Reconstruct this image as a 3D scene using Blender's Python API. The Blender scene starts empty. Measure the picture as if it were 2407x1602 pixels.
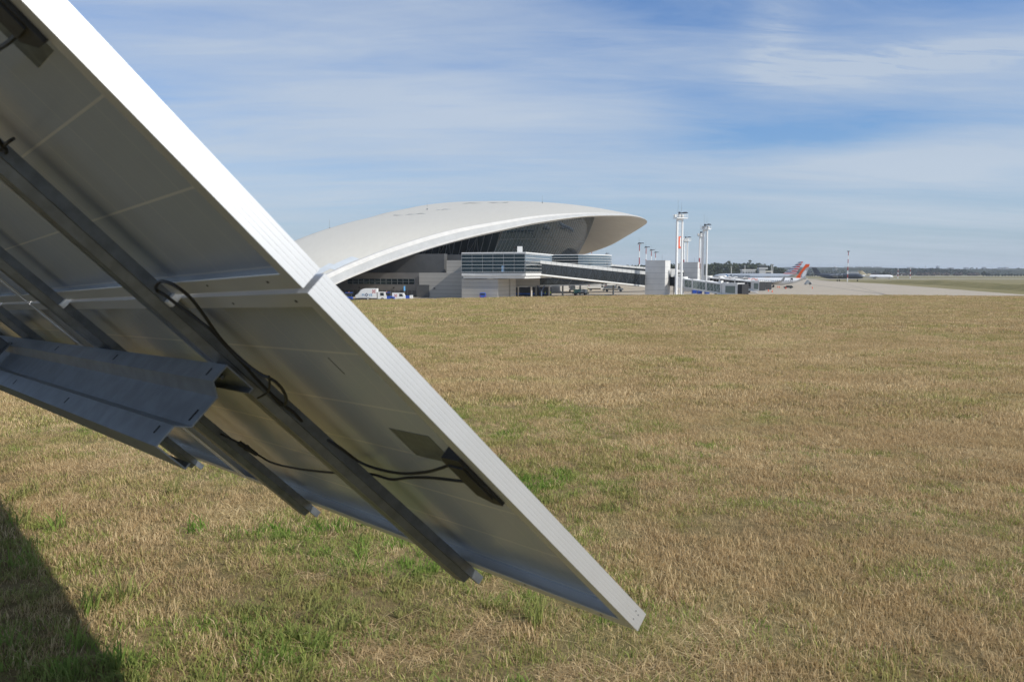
import bpy, bmesh, math, random
import numpy as np
from mathutils import Vector, Matrix
random.seed(7); rng = np.random.default_rng(11)
SC = bpy.context.scene
COL = SC.collection
R = math.radians

# ---------------------------------------------------------------- camera, sky, sun, exposure
FPX, PW, PH, HZ = 1867.0, 2407.0, 1602.0, 640.0
EYE = Vector((0, 0, 1.6)); PITCH = math.atan((PH/2-HZ)/FPX)
cam_d = bpy.data.cameras.new('camera'); cam = bpy.data.objects.new('camera', cam_d); COL.objects.link(cam)
cam_d.sensor_width = 36; cam_d.lens = FPX/PW*36
cam_d.clip_start = .05; cam_d.clip_end = 40000
cam.location = EYE; cam.rotation_euler = (math.pi/2-PITCH, 0, 0)
cam_d.dof.use_dof = True; cam_d.dof.focus_distance = 30; cam_d.dof.aperture_fstop = 10
SC.camera = cam
SUN_AZ, SUN_EL = 117.0, 37.0
SC.view_settings.view_transform = 'Standard'; SC.view_settings.look = 'None'
SC.view_settings.exposure = 0.0; SC.view_settings.gamma = 1.0
sun_d = bpy.data.lights.new('sun', 'SUN'); sun_d.energy = 4.5; sun_d.angle = R(.5); sun_d.color = (1, .95, .86)
sun = bpy.data.objects.new('sun', sun_d); COL.objects.link(sun)
sdir = Vector((math.sin(R(SUN_AZ))*math.cos(R(SUN_EL)), math.cos(R(SUN_AZ))*math.cos(R(SUN_EL)), math.sin(R(SUN_EL))))
sun.rotation_euler = sdir.to_track_quat('Z', 'Y').to_euler(); sun.location = (20, -5, 30)

class NT:
    """short-hand for wiring nodes"""
    def __init__(s, tree): s.t = tree; s.n = tree.nodes; s.l = tree.links
    def new(s, typ, ins=None, **kw):
        nd = s.n.new(typ)
        for k, v in kw.items(): setattr(nd, k, v)
        for k, v in (ins or {}).items():
            sk = nd.inputs[k]
            if hasattr(v, 'is_output') or isinstance(v, bpy.types.NodeSocket): s.l.new(v, sk)
            else: sk.default_value = v
        return nd
    def math(s, op, a, b=0.0, c=None, clamp=False):
        d = {0: a, 1: b}
        if c is not None: d[2] = c
        nd = s.new('ShaderNodeMath', d, operation=op); nd.use_clamp = clamp
        return nd.outputs[0]
    def mix(s, f, a, b):
        nd = s.n.new('ShaderNodeMix'); nd.data_type = 'RGBA'
        for k, v in ((0, f), (6, a), (7, b)):
            if isinstance(v, bpy.types.NodeSocket): s.l.new(v, nd.inputs[k])
            else: nd.inputs[k].default_value = (tuple(v)+(1,) if isinstance(v, (tuple, list)) and len(v) == 3 else v)
        return nd.outputs[2]
    def noise(s, vec, scale, detail=3, rough=.55, dist=0):
        nd = s.new('ShaderNodeTexNoise', {'Vector': vec, 'Scale': scale, 'Detail': detail, 'Roughness': rough, 'Distortion': dist})
        return nd.outputs[0]
    def ramp(s, f, a, b):
        nd = s.new('ShaderNodeMapRange', {0: f, 1: a, 2: b, 3: 0.0, 4: 1.0}, interpolation_type='SMOOTHSTEP'); return nd.outputs[0]

W = bpy.data.worlds.new('World'); SC.world = W; W.use_nodes = True
w = NT(W.node_tree); w.n.clear()
sky = w.new('ShaderNodeTexSky'); sky.sky_type = 'NISHITA'; sky.sun_disc = False
sky.sun_elevation = R(SUN_EL); sky.sun_rotation = R(SUN_AZ); sky.air_density = 1.0; sky.dust_density = .6; sky.ozone_density = 2.0; sky.altitude = 30
tc = w.new('ShaderNodeTexCoord')
sep = w.new('ShaderNodeSeparateXYZ', {0: tc.outputs['Generated']})
dx, dy, dz = sep.outputs
zz = w.math('MAXIMUM', dz, 0.0)
# cirrus sheet: a layer at a fixed height, seen in perspective
den = w.math('ADD', zz, .10)
cx = w.math('DIVIDE', dx, den); cy = w.math('DIVIDE', dy, den)
cv = w.new('ShaderNodeCombineXYZ', {0: cx, 1: cy, 2: 0.0}).outputs[0]
mp = w.new('ShaderNodeMapping', {'Vector': cv, 'Rotation': (0, 0, R(20)), 'Scale': (.28, 1.0, 1)}).outputs[0]
n1 = w.noise(mp, .75, 7, .62, .7)
n2 = w.noise(mp, 3.6, 10, .70, 1.2)
n3 = w.noise(cv, .55, 3, .5)
az = w.math('ARCTAN2', dx, dy)
def blob(a0, e0, sa, se):
    """soft patch of sky round azimuth a0 and elevation slope e0 (radians)"""
    a = w.math('DIVIDE', w.math('SUBTRACT', az, a0), sa); e = w.math('DIVIDE', w.math('SUBTRACT', dz, e0), se)
    q = w.math('ADD', w.math('MULTIPLY', a, a), w.math('MULTIPLY', e, e))
    return w.math('EXPONENT', w.math('MULTIPLY', q, -1.0))
wob = w.math('MULTIPLY', w.math('SUBTRACT', n1, .5), 1.0)
streak = w.math('ADD', w.math('MULTIPLY', n1, .82), w.math('MULTIPLY', n2, .35))
cover = w.math('ADD', w.math('MULTIPLY', w.math('SUBTRACT', streak, .585), 2.3), .59)
for (a0, e0, sa, se, k) in ((.34, .158, .15, .026, -.80), (.47, .285, .24, .04, -.55), (.24, .20, .07, .03, -.25), (.18, .31, .13, .06, -.30),
                             (.50, .125, .17, .026, .55), (-.22, .26, .28, .14, .26), (-.02, .20, .3, .07, .20), (.02, .35, .1, .03, -.15)):
    cover = w.math('ADD', cover, w.math('MULTIPLY', blob(a0, e0, sa, se), k))
n4 = w.noise(w.new('ShaderNodeMapping', {'Vector': cv, 'Rotation': (0, 0, R(-12)), 'Scale': (.45, 1.6, 1)}).outputs[0], 4.5, 10, .68, 1.6)
wisp = w.math('ADD', w.math('MULTIPLY', blob(.44, .226, .13, .016), 1.25), w.math('MULTIPLY', blob(.31, .26, .035, .035), .55))
cover = w.math('ADD', cover, w.math('MULTIPLY', wisp, w.ramp(n4, .30, .66)))
cover = w.math('ADD', cover, 0.0, clamp=True)
# air and far veil thicken towards the horizon
hz = w.math('EXPONENT', w.math('MULTIPLY', zz, -8.0))
skyc = w.mix(1.0, sky.outputs[0], (.50, .76, 1.08, 1)); skyc.node.blend_type = 'MULTIPLY'
cloudc = w.mix(n3, (3.7, 4.35, 5.2, 1), (5.0, 5.5, 6.1, 1))
hazec = (2.85, 3.5, 4.2, 1)
c1 = w.mix(w.math('MULTIPLY', hz, .80), skyc, hazec)
c2 = w.mix(w.math('MULTIPLY', cover, .80), c1, cloudc)
bg = w.new('ShaderNodeBackground', {'Color': c2, 'Strength': .128})
w.new('ShaderNodeOutputWorld', {'Surface': bg.outputs[0]})

# ---------------------------------------------------------------- helpers
ZA = -6.4                                   # level of the apron, 8 m below the eye
def ray(px, py):
    a, b = (px-PW/2)/FPX, -(py-PH/2)/FPX
    return Vector((a, math.cos(PITCH)+b*math.sin(PITCH), -math.sin(PITCH)+b*math.cos(PITCH)))
def at(px, py, Y):
    d = ray(px, py); return EYE + d*(Y/d.y)
def X_at(px, Y): return (px-1203.5)/FPX*Y*.996
def Z_at(py, Y): return 1.6-(py-HZ)/FPX*Y

MATS = {}
def M(name, col, rough=.6, metal=0.0, var=.0, scale=3.0, bump=0.0, spec=.5, stretch=(1, 1, 1), trans=0.0, coat=0.0):
    if name in MATS: return MATS[name]
    m = bpy.data.materials.new(name); m.use_nodes = True; t = NT(m.node_tree)
    b = t.n['Principled BSDF']; b.inputs['Roughness'].default_value = rough; b.inputs['Metallic'].default_value = metal
    b.inputs['Specular IOR Level'].default_value = spec; b.inputs['Base Color'].default_value = (*col, 1)
    if trans: b.inputs['Transmission Weight'].default_value = trans
    if coat: b.inputs['Coat Weight'].default_value = coat
    if var or bump:
        co = t.new('ShaderNodeTexCoord').outputs['Object']
        mp = t.new('ShaderNodeMapping', {'Vector': co, 'Scale': stretch}).outputs[0]
        nz = t.noise(mp, scale, 5, .6)
        lo = tuple(c*(1-var) for c in col); hi = tuple(min(1, c*(1+var)) for c in col)
        t.l.new(t.mix(t.ramp(nz, .3, .7), lo, hi), b.inputs['Base Color'])
        rr = t.math('ADD', t.math('MULTIPLY', nz, .3*var+.05), rough-.5*(.3*var+.05)); t.l.new(rr, b.inputs['Roughness'])
        if bump:
            bp = t.new('ShaderNodeBump', {'Height': nz, 'Strength': bump, 'Distance': .02}); t.l.new(bp.outputs[0], b.inputs['Normal'])
    MATS[name] = m; return m

def origin(o):
    v = Vector((0, 0, 0))
    while o is not None: v += o.location; o = o.parent
    return v
class MB:
    """collects shapes; build() links them as one mesh object"""
    def __init__(s): s.v = []; s.f = []; s.m = []; s.k = 0
    def add(s, vs, fs):
        o = len(s.v); s.v += [tuple(v) for v in vs]; s.f += [tuple(i+o for i in f) for f in fs]; s.m += [s.k]*len(fs); return s
    def box(s, c, d, ax=None, taper=1.0):
        c = Vector(c); X, Y, Z = ax or (Vector((1, 0, 0)), Vector((0, 1, 0)), Vector((0, 0, 1)))
        vs = []
        for z in (-.5, .5):
            k = taper if z > 0 else 1
            for x, y in ((-.5, -.5), (.5, -.5), (.5, .5), (-.5, .5)):
                vs.append(c + X*(x*d[0]*k) + Y*(y*d[1]*k) + Z*(z*d[2]))
        return s.add(vs, [(3, 2, 1, 0), (4, 5, 6, 7), (0, 1, 5, 4), (1, 2, 6, 5), (2, 3, 7, 6), (3, 0, 4, 7)])
    def span(s, a, b): return s.box([(a[i]+b[i])/2 for i in range(3)], [abs(b[i]-a[i]) for i in range(3)])
    def prism(s, poly, d):
        """poly: 3D points of a flat outline; d: extrusion vector"""
        n = len(poly); d = Vector(d); vs = [Vector(p) for p in poly]; vs += [p+d for p in vs]
        return s.add(vs, [tuple(range(n-1, -1, -1)), tuple(range(n, 2*n))]+[(i, (i+1) % n, n+(i+1) % n, n+i) for i in range(n)])
    def tube(s, pts, r, n=8, r2=None, cap=True):
        pts = [Vector(p) for p in pts]; m = len(pts); vs = []; prev = None
        for i, p in enumerate(pts):
            t = (pts[min(i+1, m-1)]-pts[max(i-1, 0)]).normalized()
            u = prev if prev is not None else (Vector((0, 0, 1)) if abs(t.z) < .9 else Vector((1, 0, 0)))
            u = (u-t*u.dot(t)).normalized(); prev = u; q = t.cross(u)
            rr = r if r2 is None else r+(r2-r)*i/max(1, m-1)
            for k in range(n):
                a = 2*math.pi*k/n; vs.append(p+u*(math.cos(a)*rr)+q*(math.sin(a)*rr))
        fs = [(i*n+k, i*n+(k+1) % n, (i+1)*n+(k+1) % n, (i+1)*n+k) for i in range(m-1) for k in range(n)]
        if cap: fs += [tuple(range(n-1, -1, -1)), tuple(range((m-1)*n, m*n))]
        return s.add(vs, fs)
    def loft(s, rings, closed=True, cap=True):
        n = len(rings[0]); vs = [p for r in rings for p in r]; m = len(rings)
        fs = [(i*n+k, i*n+(k+1) % n, (i+1)*n+(k+1) % n, (i+1)*n+k) for i in range(m-1) for k in range(n if closed else n-1)]
        if cap and closed: fs += [tuple(range(n-1, -1, -1)), tuple(range((m-1)*n, m*n))]
        return s.add(vs, fs)
    def ellipsoid(s, c, d, n=12, m=8):
        c = Vector(c); rings = []
        for i in range(m+1):
            a = math.pi*i/m; rr = max(math.sin(a), .02)
            rings.append([c+Vector((math.cos(2*math.pi*k/n)*rr*d[0]/2, math.sin(2*math.pi*k/n)*rr*d[1]/2, -math.cos(a)*d[2]/2)) for k in range(n)])
        return s.loft(rings)
    def build(s, name, mat, parent=None, smooth=False, world=True, **props):
        me = bpy.data.meshes.new(name); off = origin(parent) if (world and parent) else Vector((0, 0, 0))
        me.from_pydata([tuple(Vector(v)-off) for v in s.v], [], s.f)
        mats = mat if isinstance(mat, (list, tuple)) else [mat]
        for q in mats: me.materials.append(q)
        if len(mats) > 1: me.polygons.foreach_set('material_index', s.m)
        if smooth:
            me.polygons.foreach_set('use_smooth', [True]*len(me.polygons)); me.set_sharp_from_angle(angle=R(38))
        me.update(); o = bpy.data.objects.new(name, me); COL.objects.link(o)
        if parent: o.parent = parent
        for k, v in props.items(): o[k] = v
        return o
def thing(name, label, cat, loc=(0, 0, 0), rz=0.0, group=None):
    o = bpy.data.objects.new(name, None); COL.objects.link(o); o.location = loc; o.rotation_euler = (0, 0, rz); o.empty_display_size = .5
    o['label'] = label; o['category'] = cat
    if group: o['group'] = group
    return o
def dup(root, loc, rz, label, group=None, scale=None):
    r = root.copy(); COL.objects.link(r); r.location = loc; r.rotation_euler = (0, 0, rz); r['label'] = label
    if group: r['group'] = group
    if scale: r.scale = (scale,)*3
    for ch in list(root.children):
        c = ch.copy(); COL.objects.link(c); c.parent = r
        for g in list(ch.children):
            e = g.copy(); COL.objects.link(e); e.parent = c
    return r
def text_mesh(txt, size, depth=.01, shear=0.0):
    cu = bpy.data.curves.new('lettering', 'FONT'); cu.body = txt; cu.size = size; cu.extrude = depth; cu.shear = shear
    o = bpy.data.objects.new('lettering', cu); COL.objects.link(o)
    me = bpy.data.meshes.new_from_object(o.evaluated_get(bpy.context.evaluated_depsgraph_get()))
    COL.objects.unlink(o); bpy.data.objects.remove(o); return me
def text_part(name, txt, size, mat, parent, mtx, depth=.01, shear=0.0):
    me = text_mesh(txt, size, depth, shear); me.transform(mtx); me.materials.clear(); me.materials.append(mat)
    o = bpy.data.objects.new(name, me); COL.objects.link(o); o.parent = parent; return o
def vnoise(x, y, seed=0):
    """smooth 2D value noise, numpy"""
    g = np.random.default_rng(seed).random((64, 64))
    xi = np.floor(x).astype(int); yi = np.floor(y).astype(int); fx = x-xi; fy = y-yi
    fx = fx*fx*(3-2*fx); fy = fy*fy*(3-2*fy)
    a = g[yi % 64, xi % 64]; b = g[yi % 64, (xi+1) % 64]; c = g[(yi+1) % 64, xi % 64]; d = g[(yi+1) % 64, (xi+1) % 64]
    return (a*(1-fx)+b*fx)*(1-fy)+(c*(1-fx)+d*fx)*fy
def mesh_np(name, V, F, mat, **props):
    me = bpy.data.meshes.new(name); me.from_pydata(V.tolist() if hasattr(V, 'tolist') else V, [], F.tolist() if hasattr(F, 'tolist') else F)
    me.materials.append(mat); me.update(); o = bpy.data.objects.new(name, me); COL.objects.link(o)
    for k, v in props.items(): o[k] = v
    return o

# ---------------------------------------------------------------- ground
def crest(x): return np.interp(x, [-60, -20, -9, 0, 15, 36, 80], [40, 42.5, 44.6, 51.5, 56, 55, 53])
def field_z(x, y):
    z = .030*(vnoise(x*.45+7, y*.45+3, 1)-.5)+.05*(vnoise(x*.13, y*.13, 2)-.5)*np.clip(np.hypot(x, y)/12, 0, 1)
    d = np.maximum(y-crest(x), 0); d = np.maximum(d, np.maximum(np.abs(x)-112, 0)); d = np.maximum(d, np.maximum(-y-60, 0))
    s = np.clip(d/26, 0, 1); return z - 6.8*(s*s*(3-2*s)*.35+s*.65)
def grass_nodes(t, pos):
    """patches of straw and green over the field, shared by soil and blades: (green mask, tone)"""
    a = t.noise(t.new('ShaderNodeMapping', {'Vector': pos, 'Scale': (.55, 1.0, 0)}).outputs[0], .33, 4, .6, .4)
    b = t.noise(t.new('ShaderNodeMapping', {'Vector': pos, 'Scale': (1, 1, 0)}).outputs[0], 1.7, 4, .65)
    g = t.ramp(t.math('ADD', t.math('MULTIPLY', a, .65), t.math('MULTIPLY', b, .35)), .47, .66)
    tone = t.noise(t.new('ShaderNodeMapping', {'Vector': pos, 'Scale': (.5, 1, 0)}).outputs[0], .8, 4, .65)
    return g, tone
mg = bpy.data.materials.new('dry turf soil'); mg.use_nodes = True; t = NT(mg.node_tree); b = t.n['Principled BSDF']
pos = t.new('ShaderNodeNewGeometry').outputs['Position']; g, tone = grass_nodes(t, pos)
fine = t.noise(pos, 24, 5, .7)
c = t.mix(t.ramp(tone, .3, .7), (.17, .125, .06), (.30, .23, .115)); c = t.mix(t.math('MULTIPLY', g, .55), c, (.18, .185, .06))
c = t.mix(t.ramp(fine, .45, .75), c, t.mix(.5, c, (.12, .09, .04)))
t.l.new(c, b.inputs['Base Color']); b.inputs['Roughness'].default_value = .95; b.inputs['Specular IOR Level'].default_value = .1
bp = t.new('ShaderNodeBump', {'Height': fine, 'Strength': .7, 'Distance': .05}); t.l.new(bp.outputs[0], b.inputs['Normal'])
gx = np.linspace(-150, 150, 251); gy = np.linspace(-96, 104, 201); GX, GY = np.meshgrid(gx, gy)
V = np.stack([GX, GY, field_z(GX, GY)], -1).reshape(-1, 3); nx = len(gx)
I = np.arange((len(gy)-1)*nx).reshape(-1, nx)[:, :-1].ravel(); F = np.stack([I, I+1, I+1+nx, I+nx], 1)
fo = mesh_np('grass_field', V, F, mg, kind='structure'); fo.data.polygons.foreach_set('use_smooth', [True]*len(F))

mf = bpy.data.materials.new('far turf'); mf.use_nodes = True; t = NT(mf.node_tree); b = t.n['Principled BSDF']
pos = t.new('ShaderNodeNewGeometry').outputs['Position']
a = t.noise(t.new('ShaderNodeMapping', {'Vector': pos, 'Scale': (.3, 1, 0)}).outputs[0], .03, 6, .6)
fine = t.noise(pos, .9, 4, .6)
c = t.mix(t.ramp(a, .35, .65), (.21, .185, .085), (.30, .25, .135)); c = t.mix(t.math('MULTIPLY', fine, .5), c, (.11, .105, .04))
t.l.new(c, b.inputs['Base Color']); b.inputs['Roughness'].default_value = .95; b.inputs['Specular IOR Level'].default_value = .1
MB().add([(-9000, -400, ZA-.02), (9000, -400, ZA-.02), (9000, 9500, ZA-.02), (-9000, 9500, ZA-.02)], [(0, 1, 2, 3)]).build('ground', mf, kind='structure')
ma = bpy.data.materials.new('apron concrete'); ma.use_nodes = True; t = NT(ma.node_tree); b = t.n['Principled BSDF']
pos = t.new('ShaderNodeNewGeometry').outputs['Position']
rot = t.new('ShaderNodeMapping', {'Vector': pos, 'Rotation': (0, 0, R(15))}).outputs[0]
br = t.new('ShaderNodeTexBrick', {'Vector': rot, 'Color1': (.43, .37, .29, 1), 'Color2': (.40, .345, .27, 1), 'Mortar': (.27, .235, .19, 1), 'Scale': 1.0, 'Mortar Size': .06, 'Brick Width': 6.0, 'Row Height': 6.0, 'Mortar Smooth': .2})
st = t.noise(t.new('ShaderNodeMapping', {'Vector': rot, 'Scale': (.3, 1, 1)}).outputs[0], .06, 6, .65)
c = t.mix(t.ramp(st, .5, .8), br.outputs[0], (.34, .295, .235))
t.l.new(c, b.inputs['Base Color']); b.inputs['Roughness'].default_value = .85; b.inputs['Specular IOR Level'].default_value = .25
APE = [at(px, py, 8*FPX/(py-HZ)) for px, py in ((2407, 692), (2300, 684), (2200, 676), (2080, 667), (1965, 661))]
ap = [(-300, 90), (150, 90)]+[(APE[0].x-12, 200)]+[(p.x, p.y) for p in APE]+[(340, 900), (250, 1050), (-300, 1050)]
MB().add([(x, y, ZA) for x, y in ap], [tuple(range(len(ap)))]).build('apron', ma, kind='structure')
# marking lines on the apron, and the pier's shadow painted as a wide streak
mk = MB()
def gp(px, py): d = ray(px, py); k = (ZA+.004-EYE.z)/d.z; return EYE+d*k
def strip(mb, a, b, wd):
    d = (b-a); n = Vector((-d.y, d.x, 0)).normalized()*wd/2; mb.add([a-n, b-n, b+n, a+n], [(0, 1, 2, 3)])
strip(mk, gp(1890, 666), gp(2090, 693), .9); strip(mk, gp(1990, 667.5), gp(2085, 693), .35)
strip(mk, gp(1430, 689), gp(1640, 686.5), 2.2); strip(mk, gp(1405, 678.5), gp(1517, 678), .8)
strip(mk, gp(1780, 681), gp(1860, 679), 1.2); strip(mk, gp(1900, 674), gp(1930, 672), .8)
mk.build('apron_marking_shadow', M('dark line and shadow streak', (.13, .12, .105), .8), kind='structure')

# grass: clumps of blades instanced over the field
def clump(name, n, rad, hmin, hmax, wd, lean, mat, seed, flat=.15):
    r = np.random.default_rng(seed); V = []; F = []; T = []
    for i in range(n):
        a = r.random()*6.283; q = rad*math.sqrt(r.random()); bx, by = q*math.cos(a), q*math.sin(a)
        h = hmin+(hmax-hmin)*r.random()**1.6; az = r.random()*6.283; le = lean*(.25+r.random())
        if r.random() < flat: le *= 2.6
        dx_, dy_ = math.cos(az), math.sin(az); w2 = wd*(.6+.8*r.random())/2; fa = r.random()*6.283
        sx, sy = math.cos(fa)*w2, math.sin(fa)*w2
        c1 = (bx+dx_*le*h*.35, by+dy_*le*h*.35, h*.55/(1+.25*le*le)); c2 = (bx+dx_*le*h, by+dy_*le*h, max(.004, h/(1+.45*le*le)))
        k = len(V)
        V += [(bx-sx, by-sy, -.006), (bx+sx, by+sy, -.006), (c1[0]+sx*.8, c1[1]+sy*.8, c1[2]), (c1[0]-sx*.8, c1[1]-sy*.8, c1[2]), c2]
        F += [(k, k+1, k+2, k+3), (k+3, k+2, k+4)]; T += [r.random()]*5
    me = bpy.data.meshes.new(name); me.from_pydata(V, [], F); me.materials.append(mat)
    at_ = me.attributes.new('tint', 'FLOAT', 'POINT'); at_.data.foreach_set('value', T)
    o = bpy.data.objects.new(name, me); return o
def blade_mat(name, cols, green):
    m = bpy.data.materials.new(name); m.use_nodes = True; t = NT(m.node_tree); b = t.n['Principled BSDF']
    pos = t.new('ShaderNodeNewGeometry').outputs['Position']; g, tone = grass_nodes(t, pos)
    tint = t.new('ShaderNodeAttribute', attribute_name='tint').outputs['Fac']; rd = t.new('ShaderNodeObjectInfo').outputs['Random']
    c = t.mix(tint, cols[0], cols[1]); c = t.mix(t.math('MULTIPLY', rd, .45), c, cols[2])
    c = t.mix(t.math('MULTIPLY', g, .32 if not green else .2), c, (.42, .43, .13))
    c = t.mix(t.math('MULTIPLY', t.ramp(tone, .62, .40), .5), c, (.50, .355, .18))
    t.l.new(c, b.inputs['Base Color']); b.inputs['Roughness'].default_value = .7; b.inputs['Specular IOR Level'].default_value = .2
    b.inputs['Subsurface Weight'].default_value = 0
    tr = t.new('ShaderNodeBsdfTranslucent', {'Color': c}); mx = t.new('ShaderNodeMixShader', {0: .36, 1: b.outputs[0], 2: tr.outputs[0]})
    t.l.new(mx.outputs[0], t.n['Material Output'].inputs['Surface']); return m
m_straw = blade_mat('straw blades', ((.22, .135, .055), (.94, .76, .46), (.75, .57, .31)), False)
m_green = blade_mat('green blades', ((.09, .17, .025), (.33, .44, .09), (.46, .46, .15)), True)
m_olive = blade_mat('olive blades', ((.15, .16, .04), (.50, .48, .17), (.60, .52, .23)), True)
m_weed = blade_mat('fresh weed', ((.07, .17, .02), (.18, .33, .045), (.22, .34, .06)), True)
src = bpy.data.collections.new('turf clumps')
defs = []
for i in range(5): defs.append(clump('turf_a%d' % i, 36, .07, .015, .050, .0031, .75, m_straw, 100+i, .25))
for i in range(3): defs.append(clump('turf_b%d' % i, 32, .07, .015, .048, .0038, .65, m_green, 200+i, .2))
for i in range(2): defs.append(clump('turf_c%d' % i, 26, .055, .03, .085, .006, .8, m_weed, 300+i, .2))
for i in range(3): defs.append(clump('turf_d%d' % i, 105, .17, .018, .06, .0062, .6, m_straw, 400+i, .2))
for i in range(2): defs.append(clump('turf_e%d' % i, 60, .17, .02, .06, .009, .6, m_olive, 500+i, .2))
for i in range(3): defs.append(clump('turf_f%d' % i, 190, .42, .015, .055, .013, .5, m_straw, 600+i, .2))
for i in range(2): defs.append(clump('turf_g%d' % i, 170, .42, .015, .052, .014, .5, m_olive, 700+i, .2))
for i in range(2): defs.append(clump('turf_h%d' % i, 60, .10, .03, .07, .0032, 1.9, m_straw, 800+i, .5))
for i in range(2): defs.append(clump('turf_i%d' % i, 34, .07, .07, .17, .0062, .75, m_weed, 900+i, .2))
for k, o in enumerate(defs): o.name = 'turf_%02d' % k; src.objects.link(o)
def scatter(r0, r1, dens, half=R(40)):
    n = int(half*(r1*r1-r0*r0)*dens); r = np.sqrt(rng.random(n)*(r1*r1-r0*r0)+r0*r0); a = (rng.random(n)*2-1)*half
    return r*np.sin(a), r*np.cos(a)
P = []; ID = []; S = []
def greenness(x, y):
    r = np.hypot(x, y)
    k_ = np.clip((r-4.8)/3, 0, 1)
    g = .22+(.95-.45*k_)*(vnoise(x*.9+31, y*.9+5, 5)-.5)+(.8-.35*k_)*(vnoise(x*.25+3, y*.45+9, 6)-.5)+.8*(vnoise(x*2.6+3, y*2.6+9, 16)-.5)
    return g+.50*np.clip((1.6-x)/2.4, -.2, 1)*np.clip((11-r)/5, 0, 1)+.22*np.clip((5.0-r)/1.5, 0, 1)-.20*np.clip((x+.2)/1.2, 0, 1)*np.clip((r-4)/1.5, 0, 1)+.17*np.clip((r-11)/12, 0, 1)
x, y = scatter(.7, 9.5, 300, R(58)); g = greenness(x, y); u = rng.random(len(x)); k = rng.random(len(x))
hay = vnoise(x*1.5+11, y*1.5+2, 8)+.5*vnoise(x*4, y*4, 18) > 1.10
idx = np.where(u < g, 5+(k*3).astype(int), (k*5).astype(int)); idx = np.where((g > .50) & (u < (g-.44)*.8*np.clip((8.0-np.hypot(x, y))/2.5, .08, 1)), 8+(k*2).astype(int), idx); idx = np.where(hay & (u > .35), 20+(k*2).astype(int), idx)
P.append((x, y)); ID.append(idx); sc = .75+.5*rng.random(len(x)); S.append(sc*(.55+.5*vnoise(x*2, y*2, 9)+.5*vnoise(x*8, y*8, 19)))
for (px, py, nn, rad, i0) in ((265, 1400, 2, .05, 22), (60, 1165, 3, .12, 22), (420, 1155, 2, .1, 22), (120, 1215, 3, .15, 22), (520, 1262, 2, .1, 22), (840, 1345, 2, .12, 22), (40, 1330, 2, .1, 22), (150, 1490, 3, .12, 22), (230, 1560, 3, .1, 22), (690, 1540, 2, .1, 22), (1270, 1450, 2, .1, 22), (640, 1298, 16, .16, 20), (350, 1152, 14, .16, 20), (750, 1345, 12, .14, 20), (480, 1225, 12, .2, 20), (100, 1115, 9, .15, 20)):
    d_ = ray(px, py); k_ = -1.6/d_.z; P.append((d_.x*k_+rng.normal(size=nn)*rad, d_.y*k_+rng.normal(size=nn)*rad)); ID.append(i0+(rng.random(nn)*2).astype(int)); S.append(.8+.4*rng.random(nn))
x, y = scatter(9.5, 24, 62, R(50)); g = greenness(x, y); u = rng.random(len(x)); k = rng.random(len(x))
P.append((x, y)); ID.append(np.where(u < g, 13+(k*2).astype(int), 10+(k*3).astype(int))); S.append(.75+.55*rng.random(len(x)))
x, y = scatter(24, 62, 11, R(48)); ok = y < crest(x)+4; x, y = x[ok], y[ok]; g = greenness(x, y); u = rng.random(len(x)); k = rng.random(len(x))
P.append((x, y)); ID.append(np.where(u < g, 18+(k*2).astype(int), 15+(k*3).astype(int))); S.append(.75+.6*rng.random(len(x)))
x = np.concatenate([p[0] for p in P]); y = np.concatenate([p[1] for p in P]); idx = np.concatenate(ID).astype(np.int32); S = np.concatenate(S)
n = len(x); V = np.stack([x, y, field_z(x, y)], 1)
gm = bpy.data.meshes.new('grass'); gm.vertices.add(n); gm.vertices.foreach_set('co', V.astype(np.float32).ravel()); gm.update()
rt = np.stack([(rng.random(n)-.5)*.2, (rng.random(n)-.5)*.2, rng.random(n)*6.283], 1)
gm.attributes.new('rt', 'FLOAT_VECTOR', 'POINT').data.foreach_set('vector', rt.astype(np.float32).ravel())
gm.attributes.new('sz', 'FLOAT', 'POINT').data.foreach_set('value', S.astype(np.float32))
gm.attributes.new('ix', 'INT', 'POINT').data.foreach_set('value', idx)
go = bpy.data.objects.new('grass', gm); COL.objects.link(go); go['kind'] = 'stuff'; go['label'] = 'short dry straw coloured turf with green patches covering the field'; go['category'] = 'grass'
ng = bpy.data.node_groups.new('turf', 'GeometryNodeTree'); ng.interface.new_socket('Geometry', in_out='INPUT', socket_type='NodeSocketGeometry'); ng.interface.new_socket('Geometry', in_out='OUTPUT', socket_type='NodeSocketGeometry')
t = NT(ng); gi = t.new('NodeGroupInput'); go_ = t.new('NodeGroupOutput')
ci = t.new('GeometryNodeCollectionInfo', {'Collection': src, 'Separate Children': True, 'Reset Children': True})
def nattr(nm, ty): nd = t.new('GeometryNodeInputNamedAttribute', data_type=ty); nd.inputs[0].default_value = nm; return nd.outputs[0]
ip = t.new('GeometryNodeInstanceOnPoints', {'Points': gi.outputs[0], 'Instance': ci.outputs[0], 'Pick Instance': True, 'Instance Index': nattr('ix', 'INT'), 'Rotation': nattr('rt', 'FLOAT_VECTOR'), 'Scale': nattr('sz', 'FLOAT')})
t.l.new(ip.outputs[0], go_.inputs[0])
md = go.modifiers.new('turf', 'NODES'); md.node_group = ng

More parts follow.
